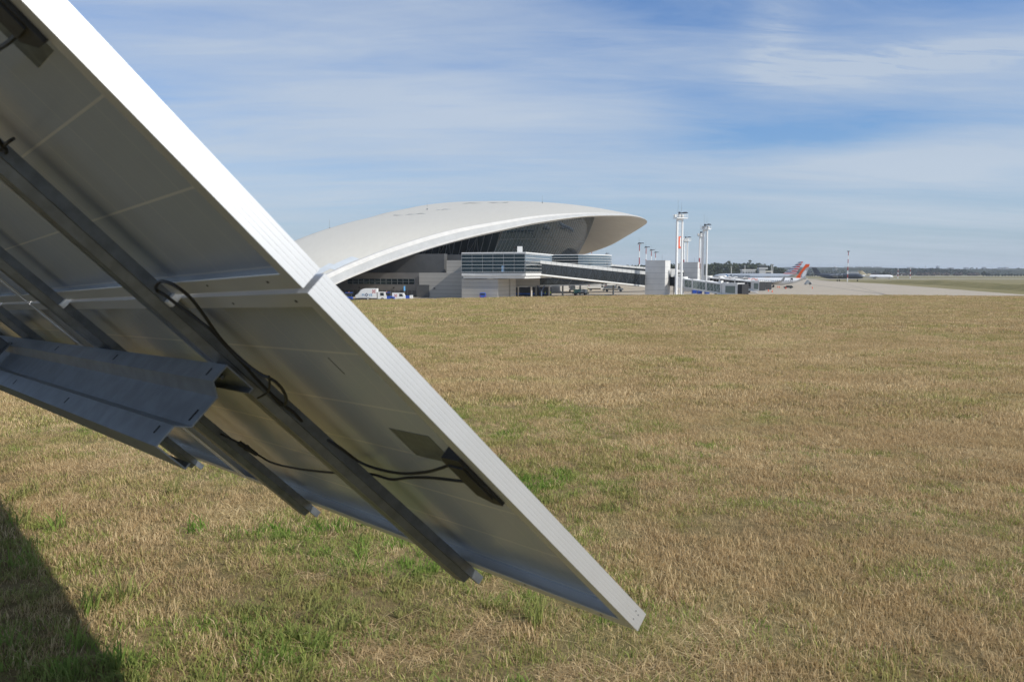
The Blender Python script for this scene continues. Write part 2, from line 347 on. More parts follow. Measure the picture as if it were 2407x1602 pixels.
# ---------------------------------------------------------------- solar table in the foreground
# frame of the table: u down the slope, v along the row (away to the left), w out of the back
PO = Vector((-.2885, 1.1233, 1.5711))
PU = Vector((.54969, .446175, -.706233)); PV = Vector((-.657875, .752227, -.036822)); PWN = Vector((-.514818, -.484854, -.707021))
def UVW(u, v, w_): return PO+PU*u+PV*v+PWN*w_
def on_plane(px, py, w_):
    d = ray(px, py); k = ((PO+PWN*w_-EYE).dot(PWN))/d.dot(PWN); q = EYE+d*k-PO; return q.dot(PU), q.dot(PV)
def pw(px, py, w_): u, v = on_plane(px, py, w_); return UVW(u, v, w_)
class PB(MB):
    """shapes given in table coordinates"""
    def bx(s, u, v, w_):
        vs = [UVW(a, b, c) for c in w_ for a, b in ((u[0], v[0]), (u[1], v[0]), (u[1], v[1]), (u[0], v[1]))]
        return s.add(vs, [(0, 1, 2, 3), (7, 6, 5, 4), (4, 5, 1, 0), (5, 6, 2, 1), (6, 7, 3, 2), (7, 4, 0, 3)])
    def sweep_u(s, poly, u0, u1):
        return s.prism([UVW(u0, a, b) for a, b in poly], PU*(u1-u0))
m_alu = M('anodised frame', (.66, .665, .67), .46, .72, .02, 6)
m_galv = M('galvanised rail', (.185, .205, .23), .40, .75, .18, 25, .05)
m_purl = M('galvanised purlin', (.25, .28, .32), .42, .7, .14, 18, .05)
m_clamp = M('bright clamp', (.85, .85, .84), .35, .4)  # sun reaching the clamps through the module gap is put into this bright tone
m_black = M('black cable', (.012, .012, .012), .5)
m_box = M('black junction plastic', (.02, .02, .019), .55, 0, .4, 60, .1)
m_slot = M('slot shadow gap', (.015, .013, .012), .9)
m_stick = M('silver rating label', (.13, .145, .14), .35, .2, .25, 60)
m_steel = M('dark post steel', (.16, .17, .18), .5, .7, .2, 10)
# back sheet: white film, sunlight through the cell gaps is painted in as paler lines
m_back = bpy.data.materials.new('white back sheet'); m_back.use_nodes = True; t = NT(m_back.node_tree); b = t.n['Principled BSDF']
uv = t.new('ShaderNodeUVMap', uv_map='metres').outputs[0]; su = t.new('ShaderNodeSeparateXYZ', {0: uv})
def stripe(t, c, pitch, wd, off=0.0):
    f = t.math('FRACT', t.math('DIVIDE', t.math('ADD', c, off), pitch)); d = t.math('ABSOLUTE', t.math('SUBTRACT', f, .5)); return t.math('GREATER_THAN', d, .5-wd/pitch/2)
ga = stripe(t, su.outputs[0], .1595, .0042, -.0185); gb = stripe(t, su.outputs[1], .0532, .0016, -.02); gc = stripe(t, su.outputs[1], .1596, .003, -.02)
nz = t.noise(uv, 9, 4, .6)
c = t.mix(nz, (.37, .405, .445), (.41, .44, .475)); c = t.mix(t.math('MULTIPLY', gb, .22), c, (.60, .59, .56)); c = t.mix(t.math('MULTIPLY', gc, .3), c, (.60, .59, .56)); c = t.mix(t.math('MULTIPLY', ga, .85), c, (.63, .615, .575))
t.l.new(c, b.inputs['Base Color']); b.inputs['Roughness'].default_value = .20; b.inputs['Specular IOR Level'].default_value = .65
bp = t.new('ShaderNodeBump', {'Height': t.noise(uv, 160, 3, .6), 'Strength': .06, 'Distance': .002}); t.l.new(bp.outputs[0], b.inputs['Normal'])
m_glass = M('dark cells under glass', (.012, .016, .04), .12, 0, spec=.6)

base = Vector((PO.x, PO.y, 0))
SA = thing('solar_array', 'tilted ground mounted solar table seen from behind, grey rails and cables under white backed panels', 'solar array', base)
ML, MH, GAP = 1.956, .992, .0095
prof = [(0, 0), (0, -.0085), (.00015, -.009), (.00015, -.0096), (0, -.0101), (0, -.0150), (.00015, -.0155), (.00015, -.0161), (0, -.0166), (0, -.0225), (.00015, -.0230), (.00015, -.0236), (0, -.0241), (0, -.0310), (.00015, -.0315), (.00015, -.0321), (0, -.0326), (0, -.039),
        (.010, -.039), (.010, -.0378), (.002, -.0378), (.002, -.0022), (.029, -.0022), (.030, -.0011), (.029, 0)]
def module(u0, v0, details):
    u1, v1 = u0+MH, v0+ML
    pb = PB(); pb.k = 0
    a, bq, c_, d_ = (u0+.0022, v0+.0022), (u1-.0022, v0+.0022), (u1-.0022, v1-.0022), (u0+.0022, v1-.0022)
    q = [UVW(*p, -.0335) for p in (a, bq, c_, d_)]; q2 = [UVW(*p, -.0375) for p in (a, bq, c_, d_)]
    pb.add(q+q2, [(0, 1, 2, 3), (7, 6, 5, 4), (4, 5, 1, 0), (5, 6, 2, 1), (6, 7, 3, 2), (7, 4, 0, 3)]); pb.m = [0, 1, 1, 1, 1, 1]
    o = pb.build('solar_panel', [m_back, m_glass], SA)
    uvl = o.data.uv_layers.new(name='metres')
    for lp in o.data.loops:
        p = Vector(o.data.vertices[lp.vertex_index].co)+base-PO; uvl.data[lp.index].uv = (p.dot(PU)-u0, p.dot(PV)-v0)
    fr = PB(); rings = []
    for (cu, cv, su_, sv) in ((u0, v0, 1, 1), (u1, v0, -1, 1), (u1, v1, -1, -1), (u0, v1, 1, -1)):
        rings.append([UVW(cu+su_*i, cv+sv*i, ww) for i, ww in prof])
    n = len(prof); vs = [p for r in rings for p in r]
    fr.add(vs, [(k*n+i, k*n+(i+1) % n, ((k+1) % 4)*n+(i+1) % n, ((k+1) % 4)*n+i) for k in range(4) for i in range(n)])
    for cv, cu_ in ((v0+.17, u1-.016), (v0+.035, u0+.020), (v0+.055, u1-.020), (v0+.24, u0+.018)):   # drain and earthing holes
        pass
    f_ = fr.build('panel_frame', m_alu, o)
    if details != 'plain':
        for cu_, cv in ((u0+.016, v0+.06), (u0+.018, v0+.30), (u1-.016, v0+.09), (u1-.017, v0+.33)): PB().bx((cu_-.002, cu_+.002), (cv-.003, cv+.003), (.0002, .0006)).build('drain_hole', m_slot, o)
    if details == 'lower':
        for (cu_, cw) in ((u1-.030, -.012), (u1-.022, -.025), (u1-.034, -.028)): PB().bx((cu_-.0012, cu_+.0012), (v0-.0006, v0-.0001), (cw-.001, cw+.001)).build('rivet_hole', m_slot, o)
    uc = {'lower': u0+.470, 'upper': u1-.485+.0}.get(details, u0+.48)
    jb = PB(); W0 = -.0335
    outl = [(uc-.068, .031), (uc+.068, .031), (uc+.068, .056), (uc+.050, .090), (uc-.052, .090), (uc-.068, .080)]
    jb.prism([UVW(a_, v0+b_, W0) for a_, b_ in outl], PWN*.040)
    jb.bx((uc-.046, uc+.046), (v0+.038, v0+.080), (W0+.040, W0+.043))
    jb.bx((uc-.074, uc-.066), (v0+.036, v0+.044), (W0, W0+.012))
    for s_ in (-.042, .042): jb.tube([UVW(uc+s_, v0+.084, W0+.014), UVW(uc+s_, v0+.106, W0+.014)], .0065, 10)
    jb.build('junction_box', m_box, o)
    lb = PB(); 
    if details == 'upper': lb.bx((uc-.005, uc+.075), (v0+.14, v0+.235), (W0, W0+.0006))
    else: lb.bx((uc-.06, uc+.03), (v0+.165, v0+.30), (W0, W0+.0006))
    lb.build('rating_label', m_stick, o)
    if details == 'lower':
        sc_ = PB(); sc_.bx((.195, .240), (v0+.2505, v0+.2525), (W0, W0+.0004)); sc_.build('scratch', m_slot, o)
    return o
for k in range(4):
    module(0.0, k*(ML+.02), 'lower' if k == 0 else 'plain')
    for rw in (1, 2, 3): module(-rw*(GAP+MH), k*(ML+.02), 'upper' if k == 0 and rw == 1 else 'plain')  # top two rows are out of view, added to darken the panel backs
RV = [.545, 1.43, 2.52, 3.41, 4.50, 5.38, 6.47, 7.36]
for v in RV:
    hat = [(v, 0), (v, .022), (v+.010, .022), (v+.016, .040), (v+.029, .040), (v+.0305, .0385), (v+.0325, .0385), (v+.034, .040), (v+.060, .040), (v+.060, 0), (v+.057, 0), (v+.057, .037), (v+.0175, .037), (v+.0125, .0195), (v+.003, .0195), (v+.003, 0)]
    up = PB(); up.sweep_u(hat, -3.06, 1.012); up.sweep_u([(v, .0), (v, .022), (v+.013, .022), (v+.013, .019), (v+.003, .019), (v+.003, 0)], 1.012, 1.043)
    rail = up.build('mounting_rail', m_galv, SA)
    for uq in (-GAP/2, .997, -GAP*1.5-MH, -GAP*2.5-2*MH):
        cl = PB()
        if uq > .9:
            cl.bx((uq-.003, uq+.0), (v+.004, v+.036), (-.044, .018)); cl.bx((uq, uq+.022), (v+.004, v+.036), (.0, .003)); cl.bx((uq+.016, uq+.019), (v+.004, v+.036), (.003, .020)); cl.bx((uq-.014, uq), (v+.004, v+.036), (-.044, -.041))
            cl.build('end_clamp', m_clamp, rail)
        else:
            cl.bx((uq-.007, uq+.007), (v-.020, v-.002), (-.036, .022)); cl.bx((uq-.010, uq+.010), (v-.020, v+.03), (-.0435, -.0395)); cl.build('mid_clamp', m_clamp, rail)
    bt = PB(); bt.tube([UVW(.185, v+.045, .020), UVW(.185, v+.045, .052)], .006, 6); bt.build('bolt', m_galv, rail)
def purlin(u0, v0, v1, name='purlin'):
    d, w0, w1, th = .074, .040, .240, .003; wv = w1-w0
    mid = [(u0+d-.0, w0+.014), (u0+d, w0), (u0, w0), (u0, w0+.21*wv), (u0+.027, w0+.30*wv), (u0+.027, w0+.66*wv), (u0, w0+.755*wv), (u0, w1), (u0+d, w1), (u0+d, w1-.014)]
    inn = [(u0+d-th, w0+.014), (u0+d-th, w0+th), (u0+th, w0+th), (u0+th, w0+.21*wv-.001), (u0+.027+th, w0+.30*wv-.001), (u0+.027+th, w0+.66*wv+.001), (u0+th, w0+.755*wv+.001), (u0+th, w1-th), (u0+d-th, w1-th), (u0+d-th, w1-.014)]
    pb = PB(); vs = []
    n = len(mid)
    for v in (v0, v1): vs += [UVW(a, v, b_) for a, b_ in mid]+[UVW(a, v, b_) for a, b_ in inn]
    N2 = 2*n; fs = []
    for i in range(n-1):
        fs += [(i, i+1, N2+i+1, N2+i), (n+i+1, n+i, N2+n+i, N2+n+i+1)]
        fs += [(i+1, i, n+i, n+i+1), (N2+i, N2+i+1, N2+n+i+1, N2+n+i)]
    fs += [(0, N2, N2+n, n), (n-1, 2*n-1, N2+2*n-1, N2+n-1)]
    pb.add(vs, fs); o = pb.build(name, m_purl, SA)
    for (vv, ww) in ((v0+.055, .062), (v0+.72, .062), (v0+1.40, .062), (v0+.06, .208), (v0+.78, .214), (v0+1.5, .214)):
        PB().bx((u0-.0006, u0-.0001), (vv-.004, vv+.004), (ww-.009, ww+.009)).build('slot_hole', m_slot, o)
    PB().bx((u0+.0264, u0+.0269), (v0+.028, v0+.036), (.135, .162)).build('slot_hole', m_slot, o)
    return o
purlin(.148, .504, 7.6); purlin(-2.16, .504, 7.6)
# sloping rafter, post and brace that carry the purlins, past the left edge of the picture
for vr in (2.72, 6.6):
    rf = PB(); rf.bx((-2.08, .147), (vr, vr+.004), (.075, .215)); rf.bx((-2.08, .147), (vr, vr+.06), (.075, .079)); rf.bx((-2.08, .147), (vr, vr+.06), (.211, .215)); rf.bx((.143, .147), (vr-.07, vr), (.07, .18))
    ra = rf.build('rafter', m_steel, SA)
    bo = PB(); bo.tube([UVW(.02, vr-.001, .13), UVW(.02, vr-.014, .13)], .011, 6); bo.tube([UVW(.02, vr-.001, .18), UVW(.02, vr-.014, .18)], .011, 6); bo.build('bolt', m_clamp, ra)
    hd = UVW(-.95, vr+.03, .22)
    MB().box((hd.x, hd.y, hd.z/2-.15), (.09, .14, hd.z+.3)).build('post', m_steel, SA)
# cables, clipped along the rails
def cable(pts, r=.0032, name='cable'):
    P_ = [pw(*p) for p in pts]; P_ = [2*P_[0]-P_[1]]+P_+[2*P_[-1]-P_[-2]]; o = []
    for i in range(1, len(P_)-2):
        for k in range(6):
            s_ = k/6; a, b_, c_, d_ = P_[i-1:i+3]
            o.append(.5*((2*b_)+(c_-a)*s_+(2*a-5*b_+4*c_-d_)*s_*s_+(3*b_-a-3*c_+d_)*s_**3))
    o.append(P_[-2]); mb = MB(); mb.tube(o, r, 8); return mb.build(name, m_black, SA, smooth=True)
cable([(1062, 1090, -.018), (1035, 1100, -.012), (1000, 1109, -.008), (945, 1112, -.006), (890, 1102, -.006), (845, 1085, -.004), (800, 1052, .004), (745, 1018, .010), (715, 995, .014), (690, 968, .016)])
cable([(1112, 1131, -.018), (1085, 1130, -.012), (1010, 1122, -.008), (960, 1122, -.008), (920, 1126, -.008), (880, 1115, -.006), (850, 1112, -.004), (780, 1110, -.006), (700, 1101, -.006), (640, 1087, -.004), (606, 1068, .004)])
cable([(690, 968, .016), (668, 952, .020), (640, 928, .022), (606, 893, .022), (567, 850, .020), (530, 812, .018), (497, 776, .018), (463, 750, .018), (420, 718, .018), (390, 695, .020), (368, 681, .022), (369, 668, .024), (383, 661, .022), (411, 671, .020), (445, 697, .018), (474, 733, .018), (497, 766, .018), (524, 802, .018), (563, 842, .022), (608, 876, .024), (640, 892, .024), (662, 912, .022), (673, 938, .022), (664, 952, .020), (640, 930, .020)])
cable([(632, 884, .026), (634, 902, .030), (630, 920, .034), (616, 930, .040), (606, 935, .042)], .0022, 'cable_tie')
cable([(0, 352, .014), (12, 340, .018), (25, 330, .014), (32, 326, .004)], .0028, 'cable_tie'); cable([(-30, 290, .018), (-10, 318, .02), (4, 340, .02), (14, 352, .016), (10, 362, .012), (-25, 385, .01)])
cable([(60, 68, -.012), (45, 78, -.008), (20, 100, -.006), (-10, 120, -.006), (-60, 160, -.004)])
cn = MB(); a, b_ = pw(562, 1040, .012), pw(604, 1068, .006); cn.tube([a, a.lerp(b_, .35)], .0075, 10); cn.tube([a.lerp(b_, .35), a.lerp(b_, .45)], .0095, 10); cn.tube([a.lerp(b_, .45), b_], .0080, 10, .0055)
cn.build('cable_connector', m_box, SA)
cable([(520, 1020, .012), (545, 1032, .014), (563, 1041, .012)])

# ---------------------------------------------------------------- airport terminal
m_roof = bpy.data.materials.new('pale roof membrane'); m_roof.use_nodes = True; t = NT(m_roof.node_tree); b = t.n['Principled BSDF']
co = t.new('ShaderNodeTexCoord').outputs['Object']
st = t.noise(t.new('ShaderNodeMapping', {'Vector': co, 'Rotation': (0, 0, R(-15)), 'Scale': (1.5, .05, 1)}).outputs[0], .5, 5, .6); bl = t.noise(co, .04, 4, .6)
uvn = t.new('ShaderNodeUVMap', uv_map='metres').outputs[0]; us = t.new('ShaderNodeSeparateXYZ', {0: uvn})
seam = stripe(t, us.outputs[1], 2.2, .16)
c = t.mix(st, (.50, .48, .425), (.575, .555, .495)); c = t.mix(t.math('MULTIPLY', bl, .35), c, (.475, .455, .405)); c = t.mix(t.math('MULTIPLY', seam, .16), c, (.38, .37, .34))
t.l.new(c, b.inputs['Base Color']); b.inputs['Roughness'].default_value = .6
m_fwhite = M('white roof edge', (.54, .53, .505), .5, 0, .05, .4); m_fgrey = M('grey roof edge panel', (.40, .405, .40), .5, 0, .06, .3)
m_soffit = M('pale soffit', (.56, .54, .495), .6, 0, .04, .2)
m_glassd = M('dark curtain glass', (.008, .017, .021), .05, 0, spec=.8)
m_glassd.node_tree.nodes['Principled BSDF'].inputs['Specular Tint'].default_value = (.50, .72, .82, 1)
m_glassr = M('mirror curtain glass', (.18, .23, .26), .06, .55, spec=.8)
m_mull = M('grey mullion', (.28, .30, .31), .5, .3); m_mulw = M('white glazing bar', (.75, .75, .74), .45)
m_wall = bpy.data.materials.new('grey wall panel'); m_wall.use_nodes = True; t = NT(m_wall.node_tree); b = t.n['Principled BSDF']
co = t.new('ShaderNodeTexCoord').outputs['Object']; sz_ = t.new('ShaderNodeSeparateXYZ', {0: t.new('ShaderNodeNewGeometry').outputs['Position']})
jt = stripe(t, sz_.outputs[2], 1.22, .075, 6.4); nz = t.noise(co, .35, 4, .6); c = t.mix(nz, (.37, .35, .315), (.43, .41, .37)); c = t.mix(t.math('MULTIPLY', jt, .75), c, (.10, .098, .09))
t.l.new(c, b.inputs['Base Color']); b.inputs['Roughness'].default_value = .6
m_wall_shade = M('wall cladding with roof shade', (.17, .163, .152), .6, 0, .1, .3); m_dwall = M('dark wall cladding', (.085, .085, .083), .5, 0, .12, .3); m_slabw = M('white slab', (.66, .655, .63), .55, 0, .05, .5); m_conc = M('pale concrete column', (.55, .51, .44), .75, 0, .1, 1.2)  # brown grey wall is darkened to stand for shade under the roof

RIM = [(690, 686, 214), (764, 651, 228), (830, 621, 240), (935, 581, 260), (1062, 544, 284), (1189, 520, 308), (1280, 507, 326), (1379, 501, 350), (1471, 503.5, 378), (1506, 510, 394), (1518, 519, 408), (1508, 529.5, 426), (1471, 552, 452), (1430, 574, 472), (1379, 592, 494), (1343, 602, 508), (1300, 622, 526), (1275, 668, 545)]
def catmull(C, n):
    C = [2*C[0]-C[1]]+list(C)+[2*C[-1]-C[-2]]; o = []
    for i in range(1, len(C)-2):
        a, b_, c_, d_ = C[i-1:i+3]
        for k in range(n):
            s_ = k/n; o.append(.5*((2*b_)+(c_-a)*s_+(2*a-5*b_+4*c_-d_)*s_*s_+(3*b_-a-3*c_+d_)*s_**3))
    o.append(C[-2]); return o
NR = 8
rim = catmull([at(*r) for r in RIM], NR); NRIM = len(rim)
AX0, AX1 = Vector((-84, 212)), Vector((20, 560)); ALEN = (AX1-AX0).length; AD = (AX1-AX0)/ALEN; AN = Vector((AD.y, -AD.x))
A3, N3, Z3 = Vector((AD.x, AD.y, 0)), Vector((AN.x, AN.y, 0)), Vector((0, 0, 1))
al = np.array([(Vector((p.x, p.y))-AX0).dot(AD) for p in rim]); of = np.maximum(.5, np.array([(Vector((p.x, p.y))-AX0).dot(AN) for p in rim])); rz_ = np.array([p.z for p in rim])
zc_ = np.interp(al, np.linspace(0, ALEN, 8), [-6.4, 12.1, 22.99, 30.61, 39.12, 33.8, 16.65, -6.4])
kk = 2*(13*NR//12)+1; zc_ = np.convolve(np.pad(zc_, kk//2, mode='edge'), np.ones(kk)/kk, 'valid'); zc_ = np.maximum(zc_, rz_+.3)
KEXP, FOFF, FH = 2.58, .59, .26
def roof_pt(i, t_):
    o = of[i]*t_*(FOFF if t_ < 0 else 1); ze = rz_[i] if t_ >= 0 else -6.4+(rz_[i]+6.4)*FH
    q = AX0+AD*al[i]+AN*o; return Vector((q.x, q.y, ze+(zc_[i]-ze)*(1-abs(t_)**KEXP)))
def roof_z(x, y):
    a = (Vector((x, y))-AX0).dot(AD); o = (Vector((x, y))-AX0).dot(AN); i = int(np.argmin(abs(al-a))); t_ = min(1, abs(o)/of[i]/(1 if o > 0 else FOFF)); return roof_pt(i, t_ if o > 0 else -t_).z
TE = thing('airport_terminal', 'long airport terminal under a white shell roof that sweeps to a pointed overhang', 'terminal building', (-20, 330, ZA))
ts = list(np.linspace(1, -1, 41)); mb = MB(); vs = [roof_pt(i, t_) for i in range(NRIM) for t_ in ts]; nt = len(ts)
mb.add(vs, [(i*nt+k, i*nt+k+1, (i+1)*nt+k+1, (i+1)*nt+k) for i in range(NRIM-1) for k in range(nt-1)])
ro = mb.build('roof', m_roof, TE, smooth=True)
uvl = ro.data.uv_layers.new(name='metres')
for lp in ro.data.loops:
    p = Vector(ro.data.vertices[lp.vertex_index].co)+TE.location; q = Vector((p.x, p.y))-AX0; uvl.data[lp.index].uv = (q.dot(AD), q.dot(AN)+.15*p.z)
# roof edge: bright gutter strip, grey band, lip, return
fh = np.interp(np.arange(NRIM)/NR, range(len(RIM)), [2.8, 3.0, 3.2, 3.5, 3.5, 2.8, 2.2, 1.3, .7, .55, .5, .5, .6, .8, .9, .9, .9, .9])
def outn(i):
    tg = rim[min(i+1, NRIM-1)]-rim[max(i-1, 0)]; tg = Vector((tg.x, tg.y, 0)).normalized(); return Vector((tg.y, -tg.x, 0))
def ribbon(name, prof_, mats_, parent=TE, i0=0, i1=None):
    mb = MB(); i1 = i1 or NRIM; rows = []
    for i in range(i0, i1):
        n_ = outn(i); h = fh[i]; rows.append([rim[i]+n_*(o*min(1, h/2.2+.25))+Z3*(d*h) for o, d in prof_])
    m_ = len(prof_)
    mb.add([p for r in rows for p in r], [(k*m_+j, (k+1)*m_+j, (k+1)*m_+j+1, k*m_+j+1) for k in range(len(rows)-1) for j in range(m_-1)])
    return mb.build(name, mats_, parent, smooth=True)
ribbon('roof_gutter', [(-.9, .02), (-.9, .14), (-.1, .14), (.55, -.22), (.5, -.26)], m_fwhite)
ribbon('roof_edge', [(.5, -.24), (1.15, -.84), (1.2, -.88)], m_fgrey)
ribbon('roof_lip', [(1.15, -.82), (1.45, -.86), (1.45, -1.0), (1.2, -1.02)], m_fwhite)
# soffit, from the lip inwards
mb = MB(); tsf = [1.0, .97, .93, .86, .78, .70, .62, .54, .46]; rows = []
for i in range(NRIM):
    n_ = outn(i); h = fh[i]; k_ = min(1, h/2.2+.25); r_ = [rim[i]+n_*1.22*k_-Z3*h*1.01, rim[i]-n_*.6-Z3*(h+.75*min(1, h/2))]
    for t_ in tsf[1:]:
        q = roof_pt(i, t_); r_.append(q-Z3*(h+.75+1.6*(1-t_)))
    rows.append(r_)
m_ = len(rows[0]); mb.add([p for r in rows for p in r], [(k*m_+j, k*m_+j+1, (k+1)*m_+j+1, (k+1)*m_+j) for k in range(NRIM-1) for j in range(m_-1)])
mb.build('soffit', m_soffit, TE, smooth=True)
for (i0, i1, t0, t1) in ((8, 15, .80, .90), (12, 19, .86, .955)):
    mb = MB(); ts_ = np.linspace(t0, t1, 6); vs = [roof_pt(i, t_)+Z3*.05+N3*.03 for i in range(i0, i1) for t_ in ts_]
    mb.add(vs, [(a*6+k, (a+1)*6+k, (a+1)*6+k+1, a*6+k+1) for a in range(i1-i0-1) for k in range(5)]); mb.build('roof_patch', M('newer bluish membrane', (.50, .535, .56), .5, 0, .06, .3), TE, smooth=True)
for px, py, Y in ((775, 538, 300), (1004, 480, 340), (1275, 473.5, 385)):
    p = at(px, py, Y); z0 = roof_z(p.x, p.y); p = Vector((p.x, p.y, z0-.1)); mb = MB(); mb.tube([p, p+Z3*3.6], .055, 6, .03); mb.box(p+Z3*.3, (.5, .5, .5)); mb.build('lightning_rod', m_mull, TE)
mb = MB()
for (px0, px1, py, Y) in ((925, 1000, 501, 320), (1022, 1065, 486, 335), (1085, 1195, 475.5, 372)):
    a, b_ = at(px0, py+1.5, Y), at(px1, py-.5, Y+4); pts = []
    for k in range(7):
        q = a.lerp(b_, k/6); pts.append(Vector((q.x, q.y, roof_z(q.x, q.y)+.1)))
    mb = MB(); mb.tube([p-Z3*.05 for p in pts], .13, 6); mb.build('roof_hatch', m_mull, TE, smooth=True)
mb = MB()
def wall_curve(pts_b, pts_t, n=6):
    return catmull([Vector(p) for p in pts_b], n), catmull([Vector(p) for p in pts_t], n)
# curtain wall on the apron side, leaning out
gb, gt = wall_curve([(-8, 330, 9), (9, 352, 9), (24, 385, 9), (33, 418, 9), (32.5, 442, 9), (27, 466, 9), (12, 500, 9)],
                    [(-2.5, 331, 0), (16, 352, 0), (32, 384, 0), (42.5, 416, 0), (43.5, 442, 0), (37, 470, 0), (20, 506, 0)])
for p in gt: p.z = min(roof_z(p.x, p.y)-1.2, 31)
mb = MB(); rows = [[b_.lerp(t_, k/8)+N3*(.9*math.sin(math.pi*k/8)) for k in range(9)] for b_, t_ in zip(gb, gt)]
mb.add([p for r in rows for p in r], [(i*9+k, (i+1)*9+k, (i+1)*9+k+1, i*9+k+1) for i in range(len(rows)-1) for k in range(8)])
gw = mb.build('curtain_wall', m_glassd, TE, smooth=True)
mb = MB()
for i in range(0, len(rows)-1):
    for f_ in (0, .5):
        r0, r1 = rows[i], rows[i+1]; pp = [a.lerp(b_, f_)+N3*.12 for a, b_ in zip(r0, r1)]
        mb.tube(pp, .07, 4)
for k in (3, 6): mb.tube([r[k]+N3*.12 for r in rows], .06, 4)
mb.build('mullion', m_mull, gw)
# end wall of glass facing the field
e0b, e0t = Vector((-8, 330, 7.2)), Vector((-2.5, 331, 0)); e1b, e1t = Vector((-84, 351, 7.2)), Vector((-84, 351, 0))
nb = 26; rb = [e0b.lerp(e1b, k/nb) for k in range(nb+1)]; rt2 = [e0t.lerp(e1t, k/nb) for k in range(nb+1)]
for p in rt2: p.z = max(roof_z(p.x, p.y)-1.2, 7.4)
mb = MB(); mb.add(rb+rt2, [(k, nb+1+k, nb+2+k, k+1) for k in range(nb)]); ew = mb.build('end_glazing', m_glassd, TE)
mb = MB()
for k in range(nb):
    a, b_ = rb[k]-A3*.25, rt2[k]-A3*.25
    MB().tube([a, b_], .12, 4).build('mullion', m_mull, ew)
    if k % 4 == 2: MB().tube([a, rt2[k+2]-A3*.3], .10, 4).tube([rb[k+2]-A3*.3, b_], .10, 4).build('cross_brace', m_mull, ew)
# lower storeys, near end. F(px,py,Y): boxes set along the building axis
def block(px0, px1, py0, py1, Y, depth, zbot=None):
    """box whose front face spans px0..px1 near distance Y, turned along the terminal axis"""
    x0 = X_at(px0, Y); a = Vector((x0, Y, 0)); k = (px1-1203.5)/FPX*.996
    s_ = (k*a.y-a.x)/(N3.x-k*N3.y); b_ = a+N3*s_
    z1 = Z_at(py0, Y); z0 = Z_at(py1, Y) if zbot is None else zbot
    return a, b_, z0, z1
def slab(mb, a, b_, z0, z1, depth, out=0.0):
    p = [a-A3*out, b_-A3*out, b_+A3*depth, a+A3*depth]; mb.prism([Vector((q.x, q.y, z0)) for q in p], Z3*(z1-z0)); return mb
def fquad(mb, a, b_, f0, f1, z0, z1, proud=.05, th=.06):
    p, q = a.lerp(b_, f0)-A3*proud, a.lerp(b_, f1)-A3*proud; mb.prism([Vector((v.x, v.y, z0)) for v in (p, q, q+A3*th, p+A3*th)], Z3*(z1-z0))
a, b_, z0, z1 = block(700, 985, 598, 705, 272, 30, ZA)
zm = Z_at(641, 266); wl = slab(MB(), a, b_, ZA, zm, 25).build('wall', m_wall_shade, TE)
slab(MB(), a+A3*7, b_+A3*7+N3*6, zm-.3, z1, 2.9).build('upper_wall', m_dwall, TE)
wi = MB(); fquad(wi, a, b_, .42, .965, Z_at(667, 266), Z_at(655, 266)); wn = wi.build('window_band', m_glassd, TE)
wi = MB()
for k in range(13): fquad(wi, a, b_, .42+k*.0453-.001, .42+k*.0453+.001, Z_at(667, 266), Z_at(655, 266), .12, .06)
fquad(wi, a, b_, .42, .965, Z_at(661.3, 266), Z_at(660.7, 266), .12, .06); wi.build('mullion', m_mull, wn)
wi = MB(); fquad(wi, a, b_, .30, .985, ZA+.1, Z_at(681, 266)); wn = wi.build('ground_floor_glazing', m_dwall, TE)
wi = MB()
for k in range(20): wi = MB(); fquad(wi, a, b_, .33+k*.034, .332+k*.034, ZA+.1, Z_at(681, 266), .11, .05); wi.build('mullion', m_mull, wn)
for f_ in (.52, .66, .80):
    p = a.lerp(b_, f_)-A3*.3; MB().box((p.x, p.y, Z_at(675, 266)), (.5, .5, .3)).build('wall_lamp', m_slot, TE)
a, b_, z0, z1 = block(985, 1090, 641, 703, 257, 30, ZA); wb = slab(MB(), a, b_, ZA, z1, 30).build('wall', m_wall, TE)
wi = MB(); fquad(wi, a, b_, -.05, .23, ZA, ZA+4.0, .3, .25); wi.build('service_gate', m_dwall, TE)
p = a.lerp(b_, .35)-A3*.3; MB().box((p.x, p.y, Z_at(677, 257)), (.5, .5, .3)).build('wall_lamp', m_slot, TE)
a2, b2, z0, z1b = block(985, 1090, 598, 641, 262, 30); slab(MB(), a2+A3*8-N3*9, b2+A3*8, z1+.02, z1b, 16).build('upper_wall', m_dwall, TE)
wi = MB()
for k in range(7): fquad(wi, a2+A3*8, b2+A3*8, .02+k*.085, .095+k*.085, Z_at(640, 262), Z_at(629, 262), .06, .05)
wi.build('window_band', m_glassr, TE)
a2, b2, z0, z1b = block(1050, 1086, 612, 641, 256, 6); slab(MB(), a2, b2, z1+.02, z1b, 8).build('wall', m_wall, TE)
